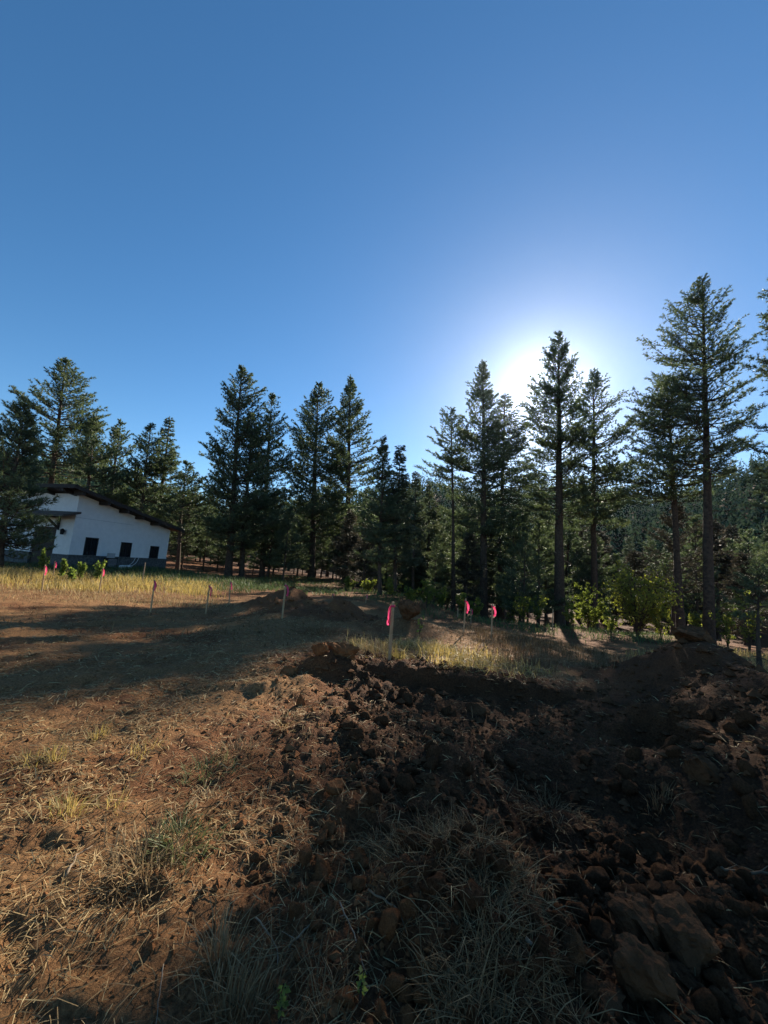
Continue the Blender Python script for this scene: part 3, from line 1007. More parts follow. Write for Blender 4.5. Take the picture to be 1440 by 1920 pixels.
ICO2, ICO3, ICO4 = ico(2), ico(3), ico(4)
OCT = (np.array([[1., 0, 0], [-1, 0, 0], [0, 1, 0], [0, -1, 0], [0, 0, 1], [0, 0, -1]]), np.array([[0, 2, 4], [2, 1, 4], [1, 3, 4], [3, 0, 4], [2, 0, 5], [1, 2, 5], [3, 1, 5], [0, 3, 5]]))


def chunk(base, rng, planes=9, rough=.10, sq=(1, .8, .62), lo=.52, hi=.85):
    V, F = base
    V = V.copy()
    for k in range(planes):
        n = unit(rng.normal(0, 1, 3))
        o = rng.uniform(lo, hi)
        dd = V @ n - o
        V = V - np.maximum(dd, 0)[:, None] * n
    V = V * (1 + rng.normal(0, rough, (len(V), 1)))
    return V * np.array(sq) * rng.uniform(.85, 1.15, 3), F


rng = np.random.default_rng(99)
CV = []
for k in range(12):
    V_, F_ = chunk(ICO3, rng, 9, .02, (1, .85, .7))
    V_ = V_ * (1 + .30 * fbm(V_[:, 0] * 1.7 + V_[:, 2] + k, V_[:, 1] * 1.7 - V_[:, 2], 200 + k, 2) + .22 * fbm(V_[:, 0] * 5 + V_[:, 2] * 3, V_[:, 1] * 5 - V_[:, 2] * 4, 300 + k, 3))[:, None]
    CV.append((V_, F_))
CME = {}
for mt in ('soilclod', 'redclod'):
    CME[mt] = [mesh_np('dirt_clod', V_, F_, M[mt], smooth_shade=True) for V_, F_ in CV]
n = 46000
x, y = spread(n, .9, 18, -58, 58, rng)
cl = smooth(-.2, .25, fbm(x * 1.3, y * 1.3, 111, 3))
dD = disturbed(x, y)
keep = rng.uniform(0, 1, n) < np.clip(dD * (.12 + .88 * cl) * calm(x, y) + .06 + .50 * smooth(8, 6, y), 0, 1)
x, y, dD = x[keep], y[keep], dD[keep]
n = len(x)
size = np.clip(rng.lognormal(math.log(.014), .70, n), .006, .085) * (.28 + .72 * dD) * (.75 + .10 * np.minimum(np.hypot(x, y), 12))
zz = ground_z(x, y)
px, py, dep = project(np.stack([x, y, zz], 1))
inside = (px > -20) & (px < 1460) & (py < 1940) & (dep > 0)
app = np.where(inside, size / np.hypot(x, y), 0)
order = np.argsort(-app)
big, small = order[:250], order[250:]
for q in big:
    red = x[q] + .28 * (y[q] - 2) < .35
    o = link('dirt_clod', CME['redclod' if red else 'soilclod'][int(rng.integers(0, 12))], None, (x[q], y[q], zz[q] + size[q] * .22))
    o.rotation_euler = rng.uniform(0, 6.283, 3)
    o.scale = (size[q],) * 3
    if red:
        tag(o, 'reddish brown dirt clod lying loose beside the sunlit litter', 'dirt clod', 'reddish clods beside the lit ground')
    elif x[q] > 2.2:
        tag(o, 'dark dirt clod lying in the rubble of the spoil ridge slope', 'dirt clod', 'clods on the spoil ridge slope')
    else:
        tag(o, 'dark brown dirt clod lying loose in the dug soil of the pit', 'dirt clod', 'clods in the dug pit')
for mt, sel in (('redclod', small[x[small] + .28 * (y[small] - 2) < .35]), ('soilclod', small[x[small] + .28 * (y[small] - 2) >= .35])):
    SV = [chunk(OCT, rng, 2, .25) for k in range(16)]
    Vs, Fs = [], []
    base = 0
    pick = rng.integers(0, 16, len(sel))
    for k in range(16):
        ids = sel[pick == k]
        if not len(ids):
            continue
        v, f = SV[k]
        a = rng.uniform(0, 6.283, len(ids))
        ca, sa = np.cos(a)[:, None], np.sin(a)[:, None]
        vx = v[None, :, 0] * ca - v[None, :, 1] * sa
        vy = v[None, :, 0] * sa + v[None, :, 1] * ca
        vv = np.stack([vx, vy, np.broadcast_to(v[None, :, 2], vx.shape)], -1) * size[ids][:, None, None]
        vv = vv + np.stack([x[ids], y[ids], zz[ids] + size[ids] * .2], 1)[:, None]
        Vs.append(vv.reshape(-1, 3))
        Fs.append((f[None] + (np.arange(len(ids)) * len(v))[:, None, None]).reshape(-1, 3) + base)
        base += vv.shape[0] * vv.shape[1]
    o = link('loose_crumbs', mesh_np('loose_crumbs', np.concatenate(Vs), np.concatenate(Fs), M[mt]))
    tag(o, 'small loose crumbs of reddish soil over the ground' if mt == 'redclod' else 'small loose crumbs of dark soil in the dug ground', 'soil crumbs', kind='stuff')


def big_clod(px, py, d, sz, label, mat='soilclod', sq=(1, .8, .7), seed=0, rz=0, sink=.3, tilt=(0, 0)):
    rng = np.random.default_rng(seed)
    V_, F_ = chunk(ICO4, rng, 11, .012, tuple(1.15 * q_ for q_ in sq), .52, .74)
    V_ = V_ * (1 + .26 * fbm(V_[:, 0] * 6 + V_[:, 2] * 3, V_[:, 1] * 6 - V_[:, 2] * 4, seed + 5, 4) + .10 * fbm(V_[:, 0] * 2.5 + V_[:, 2], V_[:, 1] * 2.5, seed, 3))[:, None] * sz
    p = at(px, py, d) if d else on_z(px, py)
    z = gz(p[0], p[1])
    o = link('dirt_boulder', mesh_np('dirt_boulder', V_, F_, M[mat], smooth_shade=False), None, (p[0], p[1], z + sz * sq[2] * (1 - 2 * sink)), rz)
    o.rotation_euler = (tilt[0], tilt[1], rz)
    return tag(o, label, 'dirt clod')


# the large split clod near the right front, three pieces
big_clod(1195, 1690, 0, .16, 'blocky left half of the big split clod beside a dark crack', sq=(.85, .9, .75), seed=3)
big_clod(1280, 1730, 0, .18, 'largest rounded half of the big split clod right of a dark crack', sq=(.95, 1.0, .7), seed=4)
big_clod(1195, 1800, 0, .15, 'pale-faced lump lying against the lower side of the big split clod', sq=(.8, .8, .8), seed=5)
big_clod(1130, 1830, 0, .09, 'small rough lump just left of the big split clod', sq=(1, .8, .7), seed=6)
big_clod(1070, 1780, 0, .08, 'upright small clod near the straw mat, left of the big split clod', sq=(.7, .7, 1), seed=7)
big_clod(765, 1168, 11.5, .36, 'big pointed dirt lump behind the tall flagged stake', sq=(.9, .8, .9), seed=8, sink=.2)
big_clod(1303, 1226, 7.4, .30, 'rounded dirt boulder on the crest of the right spoil ridge', sq=(1, .9, .62), seed=9, sink=.2)
big_clod(596, 1263, 0, .13, 'sharp reddish clod on the edge of the sunlit soil, broken edge up', mat='redclod', sq=(1, .7, .9), seed=10)
big_clod(540, 1272, 0, .13, 'round reddish clod at the end of the broken soil edge', mat='redclod', sq=(1, .8, .75), seed=11)
big_clod(635, 1258, 0, .20, 'wide sod block forming the broken edge of the ledge', mat='redclod', sq=(1.3, .6, .7), seed=12)
big_clod(563, 1325, 0, .07, 'pale upright clod with straw on top amid the reddish soil', mat='redclod', sq=(.7, .7, 1.3), seed=13)
big_clod(1330, 1365, 0, .22, 'flat slab of earth lying by the dark hole in the spoil slope', sq=(1.3, .8, .35), seed=14)
big_clod(1215, 1475, 0, .16, 'flat-faced slab of earth at the bottom of the rubble slope', sq=(1.2, .8, .5), seed=15)
big_clod(1315, 1440, 0, .17, 'leaning angular block of earth in the middle of the rubble slope', sq=(.9, .8, .7), seed=16)
big_clod(930, 1480, 0, .15, 'dark rounded clump of soil beside the straw bank', sq=(1, .8, .8), seed=17)
big_clod(900, 1290, 0, .13, 'dark clump of sod fallen from the ledge into the pit', sq=(1.1, .8, .7), seed=18)

# ------------------------------------------------------------------ fallen sticks and roots
def stick(pts, r, label, name='fallen_branch', twigs=3, seed=0, mat='root'):
    rng = np.random.default_rng(seed)
    P = np.array([on_z(*p) for p in pts])
    P[:, 2] = ground_z(P[:, 0], P[:, 1]) + r * 1.5 + .01
    t = np.linspace(0, 1, len(P))
    s = np.linspace(0, 1, 4 * len(P))
    Q = np.stack([np.interp(s, t, P[:, k]) for k in range(3)], 1) + rng.normal(0, r * .5, (len(s), 3))
    Q[:, 2] = np.maximum(Q[:, 2], ground_z(Q[:, 0], Q[:, 1]) + r * .4)
    o_ = Q[0].copy()
    b = MB()
    b.add(*tube(Q - o_, np.linspace(r, r * .45, len(Q)), 7))
    for k in range(twigs):
        i_ = int(rng.integers(2, len(Q) - 1))
        e = Q[i_] - o_ + np.append(rng.normal(0, 7 * r, 2), rng.uniform(1, 5) * r)
        b.add(*frusta(Q[i_] - o_, e, r * .45, r * .15, 5))
    return tag(link(name, b.build(name, M[mat], True), None, o_), label, 'branch')


stick([(1330, 1560), (1365, 1585), (1440, 1592), (1500, 1612)], .013, 'forked pale branch half buried in rubble at the right rim', seed=1)
stick([(985, 1795), (1030, 1825)], .010, 'short broken stick lying at the edge of the matted grass', twigs=0, seed=2, mat='greywood')
stick([(690, 1640), (745, 1700), (765, 1740)], .006, 'long thin dark twig on the near bank', seed=3, twigs=2)
stick([(640, 1660), (668, 1720), (690, 1790)], .004, 'pale forked twig pointing down the near bank', seed=4, twigs=3, mat='greywood')
stick([(485, 1675), (525, 1720), (527, 1770)], .004, 'bent pale twig on dark soil beside the grey grass bunch', seed=5, twigs=1, mat='greywood')
stick([(545, 1727), (585, 1690)], .006, 'short thick straw-coloured twig above the grey grass bunch', seed=6, twigs=1, mat='greywood')
stick([(315, 1745), (308, 1800), (303, 1850)], .003, 'thin pale stalk lying on the bare brown strip', seed=7, twigs=0, mat='greywood')
stick([(130, 1622), (145, 1585), (175, 1568)], .007, 'curved pale root end sticking out of the lit litter', seed=8, twigs=1, mat='greywood')
stick([(680, 1415), (700, 1408), (725, 1422)], .007, 'arched root loop poking from the red soil', seed=9, twigs=0)


# ------------------------------------------------------------------ leafy plants
def leaf_cloud(C, n, size, rng, tint=.5, droop=.2):
    """n leaf quads round points C"""
    P = C[rng.integers(0, len(C), n)]
    d = unit(rng.normal(0, 1, (n, 3)) + [0, 0, -droop])
    s = unit(np.cross(d, rng.normal(0, 1, (n, 3))))
    L = size * rng.uniform(.6, 1.3, n)[:, None]
    V = np.stack([P, P + d * L * .5 + s * L * .28, P + d * L, P + d * L * .5 - s * L * .28], 1).reshape(-1, 3)
    o = (np.arange(n) * 4)[:, None]
    return V, np.concatenate([o + [0, 1, 2], o + [0, 2, 3]]), np.repeat(np.clip(rng.normal(tint, .2, n), 0, 1), 4)


def shrub(px, py, d, top, hw, label, name='shrub', n=5000, leaf=.09, stems=9, group=None, mat='leaf', tint=.5, cat='shrub', seed=None):
    b = at(px, py, d)
    z = gz(b[0], b[1])
    H = at(px, top, d)[2] - z
    R = hw * d / 720
    rng = np.random.default_rng(int(px + py) if seed is None else seed)
    r = thing(name, (b[0], b[1], z), label, cat, group)
    sb = MB()
    tips = []
    for k in range(stems):
        a = rng.uniform(0, 6.283)
        out = R * math.sqrt(rng.uniform(0, 1)) * .85
        hh = H * math.sqrt(max(.05, 1 - (out / R) ** 2 * .8)) * rng.uniform(.78, 1.0)
        t = np.linspace(0, 1, 7)
        P = np.stack([math.cos(a) * out * t ** 1.4, math.sin(a) * out * t ** 1.4, hh * (t ** .85)], 1) + rng.normal(0, .03 * R, (7, 3)) * t[:, None]
        P[0, 2] = -.1
        rs = np.linspace(.022, .005, 7) * max(.3, H / 3)
        sb.add(*frusta(P[:-1], P[1:], rs[:-1], rs[1:], 4))
        for q in range(9):
            f = rng.uniform(.25, 1)
            o = np.array([np.interp(f, t, P[:, c_]) for c_ in range(3)])
            e = o + unit(rng.normal(0, 1, 3) + [math.cos(a) * .5, math.sin(a) * .5, .5]) * R * rng.uniform(.12, .34)
            sb.add(*frusta(o, e, .006 * max(.3, H / 3), .003, 3))
            for g in np.linspace(.3, 1, 5):
                tips.append(o + (e - o) * g + rng.normal(0, .05 * R, 3))
    link('stem', sb.build('stem', M['bark']), r)
    tips = np.array(tips)
    tips[:, 2] = np.clip(tips[:, 2], .05 * H, H)
    V_, F_, T_ = leaf_cloud(tips, n, leaf, rng, tint)
    link('foliage', mesh_np('foliage', V_, F_, M[mat], tint=T_), r)
    return r


shrub(1195, 1192, 26, 1052, 84, 'big round leafy bush glowing yellow-green at its edge, beside the leaning pine', n=24000, leaf=.085, stems=44, tint=.95)
shrub(1105, 1184, 30, 1085, 40, 'darker leafy bush between the thick-stemmed pine and the big round bush', n=6000, leaf=.12, stems=14, tint=.3)
US = 'leafy shrubs along the foot of the wood'
for (px, py, d, top, hw) in [(735, 1128, 26, 1082, 20), (770, 1134, 24, 1090, 22), (800, 1140, 25, 1085, 24), (828, 1146, 27, 1100, 18), (690, 1120, 28, 1085, 18), (865, 1156, 27, 1110, 16), (890, 1160, 26, 1115, 18), (980, 1172, 28, 1110, 24), (1010, 1178, 27, 1105, 20), (1075, 1186, 25, 1125, 22),
                             (1145, 1192, 24, 1140, 18), (1240, 1196, 25, 1120, 28), (1300, 1204, 28, 1130, 24), (1365, 1210, 24, 1115, 30), (1405, 1214, 22, 1090, 28), (960, 1166, 34, 1115, 22), (655, 1112, 30, 1080, 16)]:
    shrub(px, py, d, top, hw, 'small leafy shrub at the shaded foot of the wood', n=1700, leaf=.10, stems=8, group=US, tint=.6)
WS = 'leafy weeds before the house'
for (px, py, d, top, hw, lb) in [(114, 1082, 18, 1042, 8, 'tall leafy weed in front of the corner of the white house'), (150, 1084, 18.5, 1048, 9, 'mid-height leafy weed below the first window of the white house'),
                                 (181, 1086, 18, 1036, 12, 'widest and tallest leafy weed below the first window of the house'), (136, 1084, 17.5, 1060, 8, 'low leafy weed between two taller ones before the white house'),
                                 (77, 1080, 19, 1022, 12, 'shaded leafy sapling before the dark door of the white house')]:
    shrub(px, py, d, top, hw, lb, name='weed', n=520, leaf=.12, stems=4, group=WS, mat='weed', tint=.65, cat='weed')
for (px, py, lb) in [(910, 1730, 'tiny bright green sprig in the matted grass of the near bank'), (530, 1850, 'tiny green sprig beside the upright grey grass bunch'), (678, 1835, 'dull green seedling on dark soil of the near bank'), (788, 1160, 'small yellow-green seedling in front of the big pointed dirt lump')]:
    c = on_z(px, py)
    d = c[1] if py > 1300 else 10.5
    shrub(px, py, d, py - 14 if py > 1300 else py - 18, 9, lb, name='seedling', n=40, leaf=.028 if py > 1300 else .09, stems=3, mat='weed', tint=.9, cat='weed')

# ------------------------------------------------------------------ survey stakes
def stake(px, pyb, pyt, d, label, side=1, flag=True, wdt=.04, name='survey_stake', mat='wood', group='flagged survey stakes'):
    b = at(px, pyb, d)
    z = gz(b[0], b[1])
    tp = at(px, pyt, d)
    H = tp[2] - z
    rng = np.random.default_rng(int(px * 3 + d))
    r = thing(name, (b[0], b[1], z), label, 'stake', group if flag else None, rng.uniform(-.4, .4))
    mb = MB()
    w, t = wdt, .018
    hz = [-.25, -.02, H - .05, H]
    ws = [.3, 1, 1, .8]
    V_ = []
    for h_, s in zip(hz, ws):
        V_ += [[-w / 2 * s, -t / 2, h_], [w / 2 * s, -t / 2, h_], [w / 2 * s, t / 2, h_], [-w / 2 * s, t / 2, h_]]
    F_ = []
    for k in range(3):
        for q in range(4):
            a, b_ = k * 4 + q, k * 4 + (q + 1) % 4
            F_ += [[a, b_, b_ + 4], [a, b_ + 4, a + 4]]
    F_ += [[12, 13, 14], [12, 14, 15], [0, 2, 1], [0, 3, 2]]
    mb.add(V_, F_)
    shaft = link('shaft', mb.build('shaft', M[mat]), r)
    shaft.rotation_euler = (rng.normal(0, .025), rng.normal(0, .03), 0)
    if flag:
        fb = MB()
        zt = H - .07
        fb.box((0, 0, zt), (w + .012, t + .012, .035))
        for q in range(2):
            n = 9
            L = min(.34, H * .30) * rng.uniform(.85, 1.1)
            s = np.linspace(0, 1, n)
            cx = side * (w / 2 + .012 + .035 * np.sin(s * 2.4) + q * .012) + rng.normal(0, .004, n)
            cy = -.012 - q * .02 + .018 * np.sin(s * 5 + q * 2)
            cz = zt - L * s
            tw = .5 * np.sin(s * 3 + q * 1.7)
            hw = .020
            Vr = np.concatenate([np.stack([cx - hw * np.cos(tw), cy - hw * np.sin(tw), cz], 1), np.stack([cx + hw * np.cos(tw), cy + hw * np.sin(tw), cz], 1)])
            Fr = [[k, k + 1, n + k + 1] for k in range(n - 1)] + [[k, n + k + 1, n + k] for k in range(n - 1)]
            fb.add(Vr, Fr)
        fl = link('ribbon', fb.build('ribbon', M['pink'], True), r)
        fl.rotation_euler = shaft.rotation_euler
    return r


stake(730, 1238, 1128, 6.9, 'tall wooden stake with pink ribbon standing on the grass ledge above the pit', -1, wdt=.055)
stake(869, 1190, 1122, 11, 'pink-flagged stake right behind the golden grass, first of two side by side', 1)
stake(921, 1200, 1132, 11, 'pink-flagged stake near the foot of the tall knobbly pine, second of two side by side', 1)
stake(529, 1158, 1093, 11.4, 'pink-flagged stake standing before the farther dirt heap', 1, wdt=.05)
stake(385, 1153, 1095, 12.4, 'pink-flagged stake in the shaded ground left of the farther dirt heap', 1)
stake(429, 1136, 1089, 16, 'pink-flagged stake at the rim of sunlit ground beside the farther dirt heap', 1)
stake(282, 1148, 1086, 11.8, 'pink-flagged stake where the shade meets the sunlit strip below the house corner', 1)
stake(185, 1112, 1064, 15.3, 'pink-flagged stake in yellow grass below the widest leafy weed', 1)
stake(78, 1110, 1058, 14.4, 'pink-flagged stake in yellow grass before the dark house door, nearer of two', 1)
stake(100, 1080, 1051, 18.5, 'pink-flagged stake in yellow grass before the dark house door, farther of two', 1)
stake(685, 1142, 1113, 21, 'small far pink-flagged stake behind the second dirt heap', 1)
stake(622, 1136, 1112, 22, 'pink-flagged stake mostly hidden behind the second dirt heap', 1)
stake(883, 1168, 1140, 22, 'far pink-flagged stake behind the pair of stakes, at the foot of the wood', 1)
stake(1036, 1182, 1142, 24, 'plain unflagged pale stake beside the thick-stemmed pine', flag=False, wdt=.06)
stake(858, 1162, 1140, 24, 'short plain pale stake beside the slender bare-stemmed pine', flag=False, wdt=.06)
stake(265, 1100, 1054, 19, 'plain grey stake in shaded grass before the stone base of the house', flag=False, wdt=.05, mat='greywood')

# ------------------------------------------------------------------ the white house
M['stucco'] = noisy('white_stucco', (.66, .66, .65), (.74, .735, .72), 3, .9, .25, 90)
M['darkstone'] = noisy('dark_stone', (.045, .05, .052), (.13, .135, .135), 7, .9, .8, 9)
M['trim'] = noisy('dark_brown_trim', (.028, .022, .019), (.05, .04, .034), 10, .7, .2, 40)
M['roofmetal'] = noisy('dark_roof', (.05, .042, .038), (.09, .075, .066), 5, .6, .2, 30)
M['blackmetal'] = noisy('black_metal', (.012, .012, .013), (.022, .022, .024), 20, .45)
M['greybox'] = noisy('grey_metal', (.30, .31, .32), (.38, .39, .40), 6, .5)
M['palepipe'] = noisy('pale_pipe', (.5, .5, .48), (.62, .61, .58), 9, .6)
m, nt, out = nmat('window_glass')
b = principled(nt, out, .06, .6)
b.inputs['Base Color'].default_value = (.012, .016, .020, 1)
M['glass'] = m

A = at(129, 1038, 26)
Bp = at(311, 1050, 34)
Uv = unit((Bp - A)[:2])
Vv = np.array([-Uv[1], Uv[0]])
LEN = float(np.linalg.norm((Bp - A)[:2]))
ZST = .5 * (A[2] + Bp[2])
U3, V3 = np.append(Uv, 0), np.append(Vv, 0)
NR = -V3          # outward of the long wall
NL = -U3          # outward of the door wall


def hit(px, py, nrm, off=0.0):
    d = ray(px, py)
    P0 = np.append(A[:2], 0) + nrm * off
    t = ((P0 - CPOS) @ nrm) / (d @ nrm)
    P = CPOS + d * t
    q = P - np.append(A[:2], 0)
    return float(q @ U3), float(q @ V3), float(P[2])


zA = hit(149, 926, NR)[2]
uB, _, zB = hit(316, 993, NR)
slope = (zB - zA) / uB
ZG = min(gz(*A[:2]), gz(*Bp[:2])) - .3
HL = np.array([A[0], A[1], 0])
house = thing('white_house', (A[0], A[1], 0), 'white stucco house with dark stone base and single sloping dark roof among the pines', 'house')
DEPTH = 9.0


def hp(u, v, z):
    return U3 * u + V3 * v + np.array([0, 0, z])


def prism(mb, poly, ext, mat=0):
    """poly: points of one face, ext: extrusion vector"""
    n = len(poly)
    P = np.array(poly)
    V_ = np.concatenate([P, P + ext])
    F_ = [[0, k, k + 1] for k in range(1, n - 1)] + [[n, n + k + 1, n + k] for k in range(1, n - 1)]
    for k in range(n):
        k2 = (k + 1) % n
        F_ += [[k, k + n, k2 + n], [k, k2 + n, k2]]
    mb.add(V_, F_, mat)


def build_fixed(mb, name, mats, parent=house):
    me = mb.build(name, mats)
    bm = bmesh.new()
    bm.from_mesh(me)
    bmesh.ops.recalc_face_normals(bm, faces=bm.faces)
    bm.to_mesh(me)
    bm.free()
    return link(name, me, parent)


ztop = lambda u: zA + slope * u
wins = []
for (xl, xr, yt, yb) in [(158, 183, 1008, 1039), (225, 246, 1017, 1045), (280, 297, 1024, 1050)]:
    u0, u1 = hit(xl, (yt + yb) / 2, NR)[0], hit(xr, (yt + yb) / 2, NR)[0]
    zt = hit((xl + xr) / 2 + 2, yt, NR)[2]
    wins.append((u0, u1, ZST + .02, zt))
TH = .24
mb = MB()
edges = [0.0]
for w_ in wins:
    edges += [w_[0], w_[1]]
edges.append(LEN)
for k in range(len(edges) - 1):
    u0, u1 = edges[k], edges[k + 1]
    z0 = ZST if k % 2 == 0 else wins[k // 2][3]
    prism(mb, [hp(u0, 0, z0), hp(u1, 0, z0), hp(u1, 0, ztop(u1)), hp(u0, 0, ztop(u0))], V3 * TH)
build_fixed(mb, 'wall', M['stucco'])
# door wall
v_d0, v_d1 = hit(103, 1010, NL)[1], hit(62, 1005, NL)[1]
z_d = hit(100, 988, NL)[2]
mb = MB()
prism(mb, [hp(0, TH + .002, ZST), hp(0, v_d0, ZST), hp(0, v_d0, zA), hp(0, TH + .002, zA)], U3 * TH)
prism(mb, [hp(0, v_d0, z_d), hp(0, v_d1, z_d), hp(0, v_d1, zA), hp(0, v_d0, zA)], U3 * TH)
prism(mb, [hp(0, v_d1, ZST), hp(0, DEPTH, ZST), hp(0, DEPTH, zA), hp(0, v_d1, zA)], U3 * TH)
build_fixed(mb, 'wall', M['stucco'])
mb = MB()
prism(mb, [hp(LEN, TH + .002, ZG), hp(LEN, DEPTH, ZG), hp(LEN, DEPTH, ztop(LEN)), hp(LEN, TH + .002, ztop(LEN))], -U3 * TH)
prism(mb, [hp(TH + .002, DEPTH, ZG), hp(LEN - TH - .002, DEPTH, ZG), hp(LEN - TH - .002, DEPTH, ztop(LEN)), hp(TH + .002, DEPTH, ztop(0.2))], -V3 * TH)
build_fixed(mb, 'wall', M['stucco'])
mb = MB()
prism(mb, [hp(-.06, -.06, ZG), hp(LEN + .02, -.06, ZG), hp(LEN + .02, -.06, ZST - .004), hp(-.06, -.06, ZST - .004)], V3 * (TH + .06))
prism(mb, [hp(-.06, TH + .004, ZG), hp(-.06, v_d0, ZG), hp(-.06, v_d0, ZST - .004), hp(-.06, TH + .004, ZST - .004)], U3 * (TH + .06))
prism(mb, [hp(-.06, v_d1, ZG), hp(-.06, DEPTH - .01, ZG), hp(-.06, DEPTH - .01, ZST - .004), hp(-.06, v_d1, ZST - .004)], U3 * (TH + .06))
build_fixed(mb, 'stone_base', M['darkstone'])
mb = MB()
prism(mb, [hp(-.10, -.10, ZST - .05), hp(LEN + .03, -.10, ZST - .05), hp(LEN + .03, -.10, ZST + .015), hp(-.10, -.10, ZST + .015)], V3 * .097)
build_fixed(mb, 'stone_cap', M['darkstone'])
mb = MB()
zj = hit(215, 980, NR)[2]
prism(mb, [hp(0.02, -.006, zj), hp(LEN * .55, -.006, zj), hp(LEN * .55, -.006, zj + .018), hp(.02, -.006, zj + .018)], V3 * .004)
build_fixed(mb, 'joint_strip', M['greybox'])
for (u0, u1, z0, z1) in wins:
    fr = MB()
    f = .07
    for (a0, a1, c0, c1) in ((u0, u0 + f, z0, z1), (u1 - f, u1, z0, z1), (u0 + f, u1 - f, z0, z0 + f), (u0 + f, u1 - f, z1 - f, z1), ((u0 + u1) / 2 - .025, (u0 + u1) / 2 + .025, z0 + f, z1 - f)):
        prism(fr, [hp(a0, -.015, c0), hp(a1, -.015, c0), hp(a1, -.015, c1), hp(a0, -.015, c1)], V3 * .12)
    wf = build_fixed(fr, 'window', M['blackmetal'])
    for (a0, a1) in ((u0 + f, (u0 + u1) / 2 - .025), ((u0 + u1) / 2 + .025, u1 - f)):
        g = MB()
        prism(g, [hp(a0, .05, z0 + f), hp(a1, .05, z0 + f), hp(a1, .05, z1 - f), hp(a0, .05, z1 - f)], V3 * .012)
        build_fixed(g, 'pane', M['glass'], wf)
# roof
OV, OU = .85, 1.0
mb = MB()
prism(mb, [hp(-OU, -OV, ztop(-OU) + .10), hp(LEN + .7, -OV, ztop(LEN + .7) + .10), hp(LEN + .7, -OV, ztop(LEN + .7) + .24), hp(-OU, -OV, ztop(-OU) + .24)], V3 * (DEPTH + 2 * OV))
roof = build_fixed(mb, 'roof', M['roofmetal'])
mb = MB()
prism(mb, [hp(-OU - .03, -OV - .04, ztop(-OU) + .02), hp(LEN + .72, -OV - .04, ztop(LEN + .72) + .02), hp(LEN + .72, -OV - .04, ztop(LEN + .72) + .27), hp(-OU - .03, -OV - .04, ztop(-OU) + .27)], V3 * .038)
prism(mb, [hp(-OU - .04, -OV + .0, ztop(-OU) + .02), hp(-OU - .04, DEPTH + OV, ztop(-OU) + .02), hp(-OU - .04, DEPTH + OV, ztop(-OU) + .27), hp(-OU - .04, -OV + .0, ztop(-OU) + .27)], U3 * .038)
build_fixed(mb, 'fascia', M['trim'], roof)
for (px, py) in ((204, 940), (241, 956), (270, 969), (298, 982), (158, 918)):
    u = hit(px - 7, py, NR, .4)[0]
    mb = MB()
    prism(mb, [hp(u - .11, -OV + .03, ztop(u) - .20), hp(u + .11, -OV + .03, ztop(u) - .20), hp(u + .11, -OV + .03, ztop(u + .11) + .095), hp(u - .11, -OV + .03, ztop(u - .11) + .095)], V3 * (OV - .04))
    build_fixed(mb, 'roof_beam', M['trim'], roof)
for v in (.3, 2.3, 4.3, 6.3):
    mb = MB()
    prism(mb, [hp(-OU + .03, v - .1, ztop(-OU) - .16), hp(-OU + .03, v + .1, ztop(-OU) - .16), hp(-OU + .03, v + .1, ztop(-OU) + .07), hp(-OU + .03, v - .1, ztop(-OU) + .07)], U3 * (OU - .04) + np.array([0, 0, slope * (OU - .04)]))
    build_fixed(mb, 'roof_beam', M['trim'], roof)
# porch roof with brackets, door, lamp
zp = hit(112, 966, NL, .6)[2]
v_p = hit(119, 968, NL, 1.1)[1]
mb = MB()
prism(mb, [hp(-.004, v_p, zp + .35), hp(-1.15, v_p, zp), hp(-1.15, v_p, zp - .12), hp(-.004, v_p, zp + .21)], V3 * (v_d1 + .5 - v_p))
build_fixed(mb, 'porch_roof', M['roofmetal'])
for v in (v_d0 - .22, v_d1 + .15):
    mb = MB()
    prism(mb, [hp(-.004, v, zp - .95), hp(-.12, v, zp - .95), hp(-.12, v, zp + .15), hp(-.004, v, zp + .15)], V3 * .12)
    prism(mb, [hp(-.12, v, zp - .85), hp(-.12, v, zp - .68), hp(-.95, v, zp - .08), hp(-.95, v, zp - .22)], V3 * .12)
    prism(mb, [hp(-.12, v, zp - .14), hp(-1.05, v, zp - .14), hp(-1.05, v, zp - .03), hp(-.12, v, zp + .0)], V3 * .12)
    build_fixed(mb, 'porch_bracket', M['trim'])
mb = MB()
prism(mb, [hp(.10, v_d0, ZG), hp(.10, v_d1, ZG), hp(.10, v_d1, z_d), hp(.10, v_d0, z_d)], U3 * .06)
door = build_fixed(mb, 'door', M['trim'])
mb = MB()
for k in range(4):
    z0 = .1 + k * (z_d - .2) / 4
    prism(mb, [hp(.085, v_d0 + .12, z0), hp(.085, v_d1 - .12, z0), hp(.085, v_d1 - .12, z0 + (z_d - .2) / 4 - .08), hp(.085, v_d0 + .12, z0 + (z_d - .2) / 4 - .08)], U3 * .013)
build_fixed(mb, 'door_panel', M['trim'], door)
_, vl, zl = hit(121, 998, NL)
mb = MB()
mb.add(*frusta(hp(-.16, vl, zl - .16), hp(-.16, vl, zl + .12), .10, .13, 8))
mb.add(*frusta(hp(-.16, vl, zl + .12), hp(-.16, vl, zl + .24), .16, .03, 8))
mb.add(*frusta(hp(0, vl, zl + .05), hp(-.10, vl, zl + .05), .05, .04, 6))
link('wall_lamp', mb.build('wall_lamp', M['blackmetal']), house)

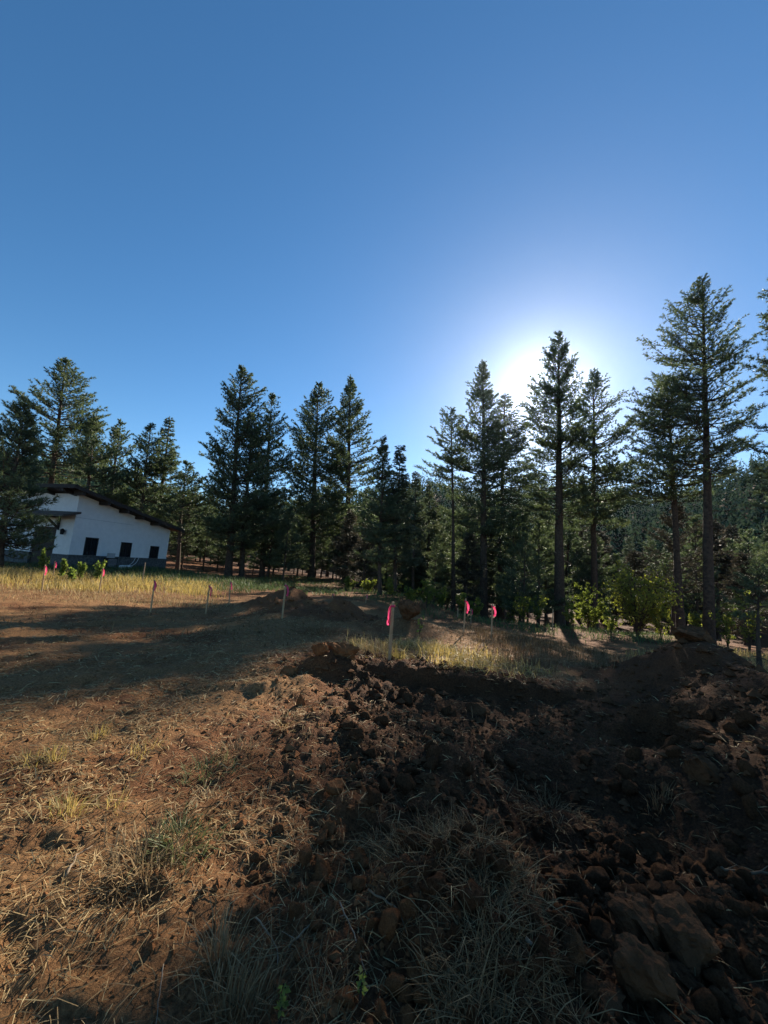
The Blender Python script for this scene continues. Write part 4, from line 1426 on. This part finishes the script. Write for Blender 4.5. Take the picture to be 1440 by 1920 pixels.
# things standing along the stone base
u, v, z = hit(207, 1052, NR, .9)
c = HL + hp(u, v, 0)
zg_ = gz(c[0], c[1])
hpo = thing('heat_pump', (c[0], c[1], zg_), 'dark outdoor unit with a pale box on top by the stone base of the house', 'outdoor unit', None, math.atan2(Uv[1], Uv[0]))
mb = MB().box((0, 0, .40), (.80, .38, .72))
link('casing', mb.build('casing', M['blackmetal']), hpo)
mb = MB()
for k in range(7):
    mb.box((0, -.195, .14 + .085 * k), (.68, .012, .03))
link('grille', mb.build('grille', M['greybox']), hpo)
mb = MB().box((-.02, 0, .93), (.42, .26, .34))
link('pale_box', mb.build('pale_box', M['greybox']), hpo)
mb = MB()
for sx in (-.34, .34):
    mb.box((sx, 0, .02), (.06, .34, .04))
link('foot', mb.build('foot', M['blackmetal']), hpo)
u, v, z = hit(236, 1062, NR, 1.1)
c = HL + hp(u, v, 0)
zg_ = gz(c[0], c[1])
hose = thing('garden_cart', (c[0], c[1], zg_), 'low pale trough with a curved handle rail beside the stone base of the house', 'cart', None, math.atan2(Uv[1], Uv[0]))
mb = MB()
V_, F_ = tube(np.array([[-.55, 0, .22], [-.5, 0, .16], [.35, 0, .16], [.5, 0, .24]]), [.06, .14, .14, .07], 8)
mb.add(V_, F_)
link('trough', mb.build('trough', M['palepipe'], True), hose)
t = np.linspace(0, 1, 12)
for sy in (-.16, .16):
    mb = MB()
    mb.add(*tube(np.stack([-.1 + .95 * np.sin(t * 1.45), sy + 0 * t, .18 + .75 * (1 - np.cos(t * 1.5))], 1), .02, 6))
    link('handle_rail', mb.build('handle_rail', M['palepipe'], True), hose)
for sx in (-.35, .30):
    mb = MB().box((sx, 0, .05), (.05, .3, .16))
    link('leg', mb.build('leg', M['greybox']), hose)

# ------------------------------------------------------------------ air
mb = MB().box((0, 0, 40), (1440, 1440, 122))
m, nt, out = nmat('thin_haze')
pv = nt.nodes.new('ShaderNodeVolumePrincipled')
pv.inputs['Color'].default_value = (.72, .87, 1.0, 1)
pv.inputs['Density'].default_value = .000034
pv.inputs['Anisotropy'].default_value = .92
nt.links.new(pv.outputs[0], out.inputs['Volume'])
tag(link('haze', mb.build('haze', m)), kind='stuff')
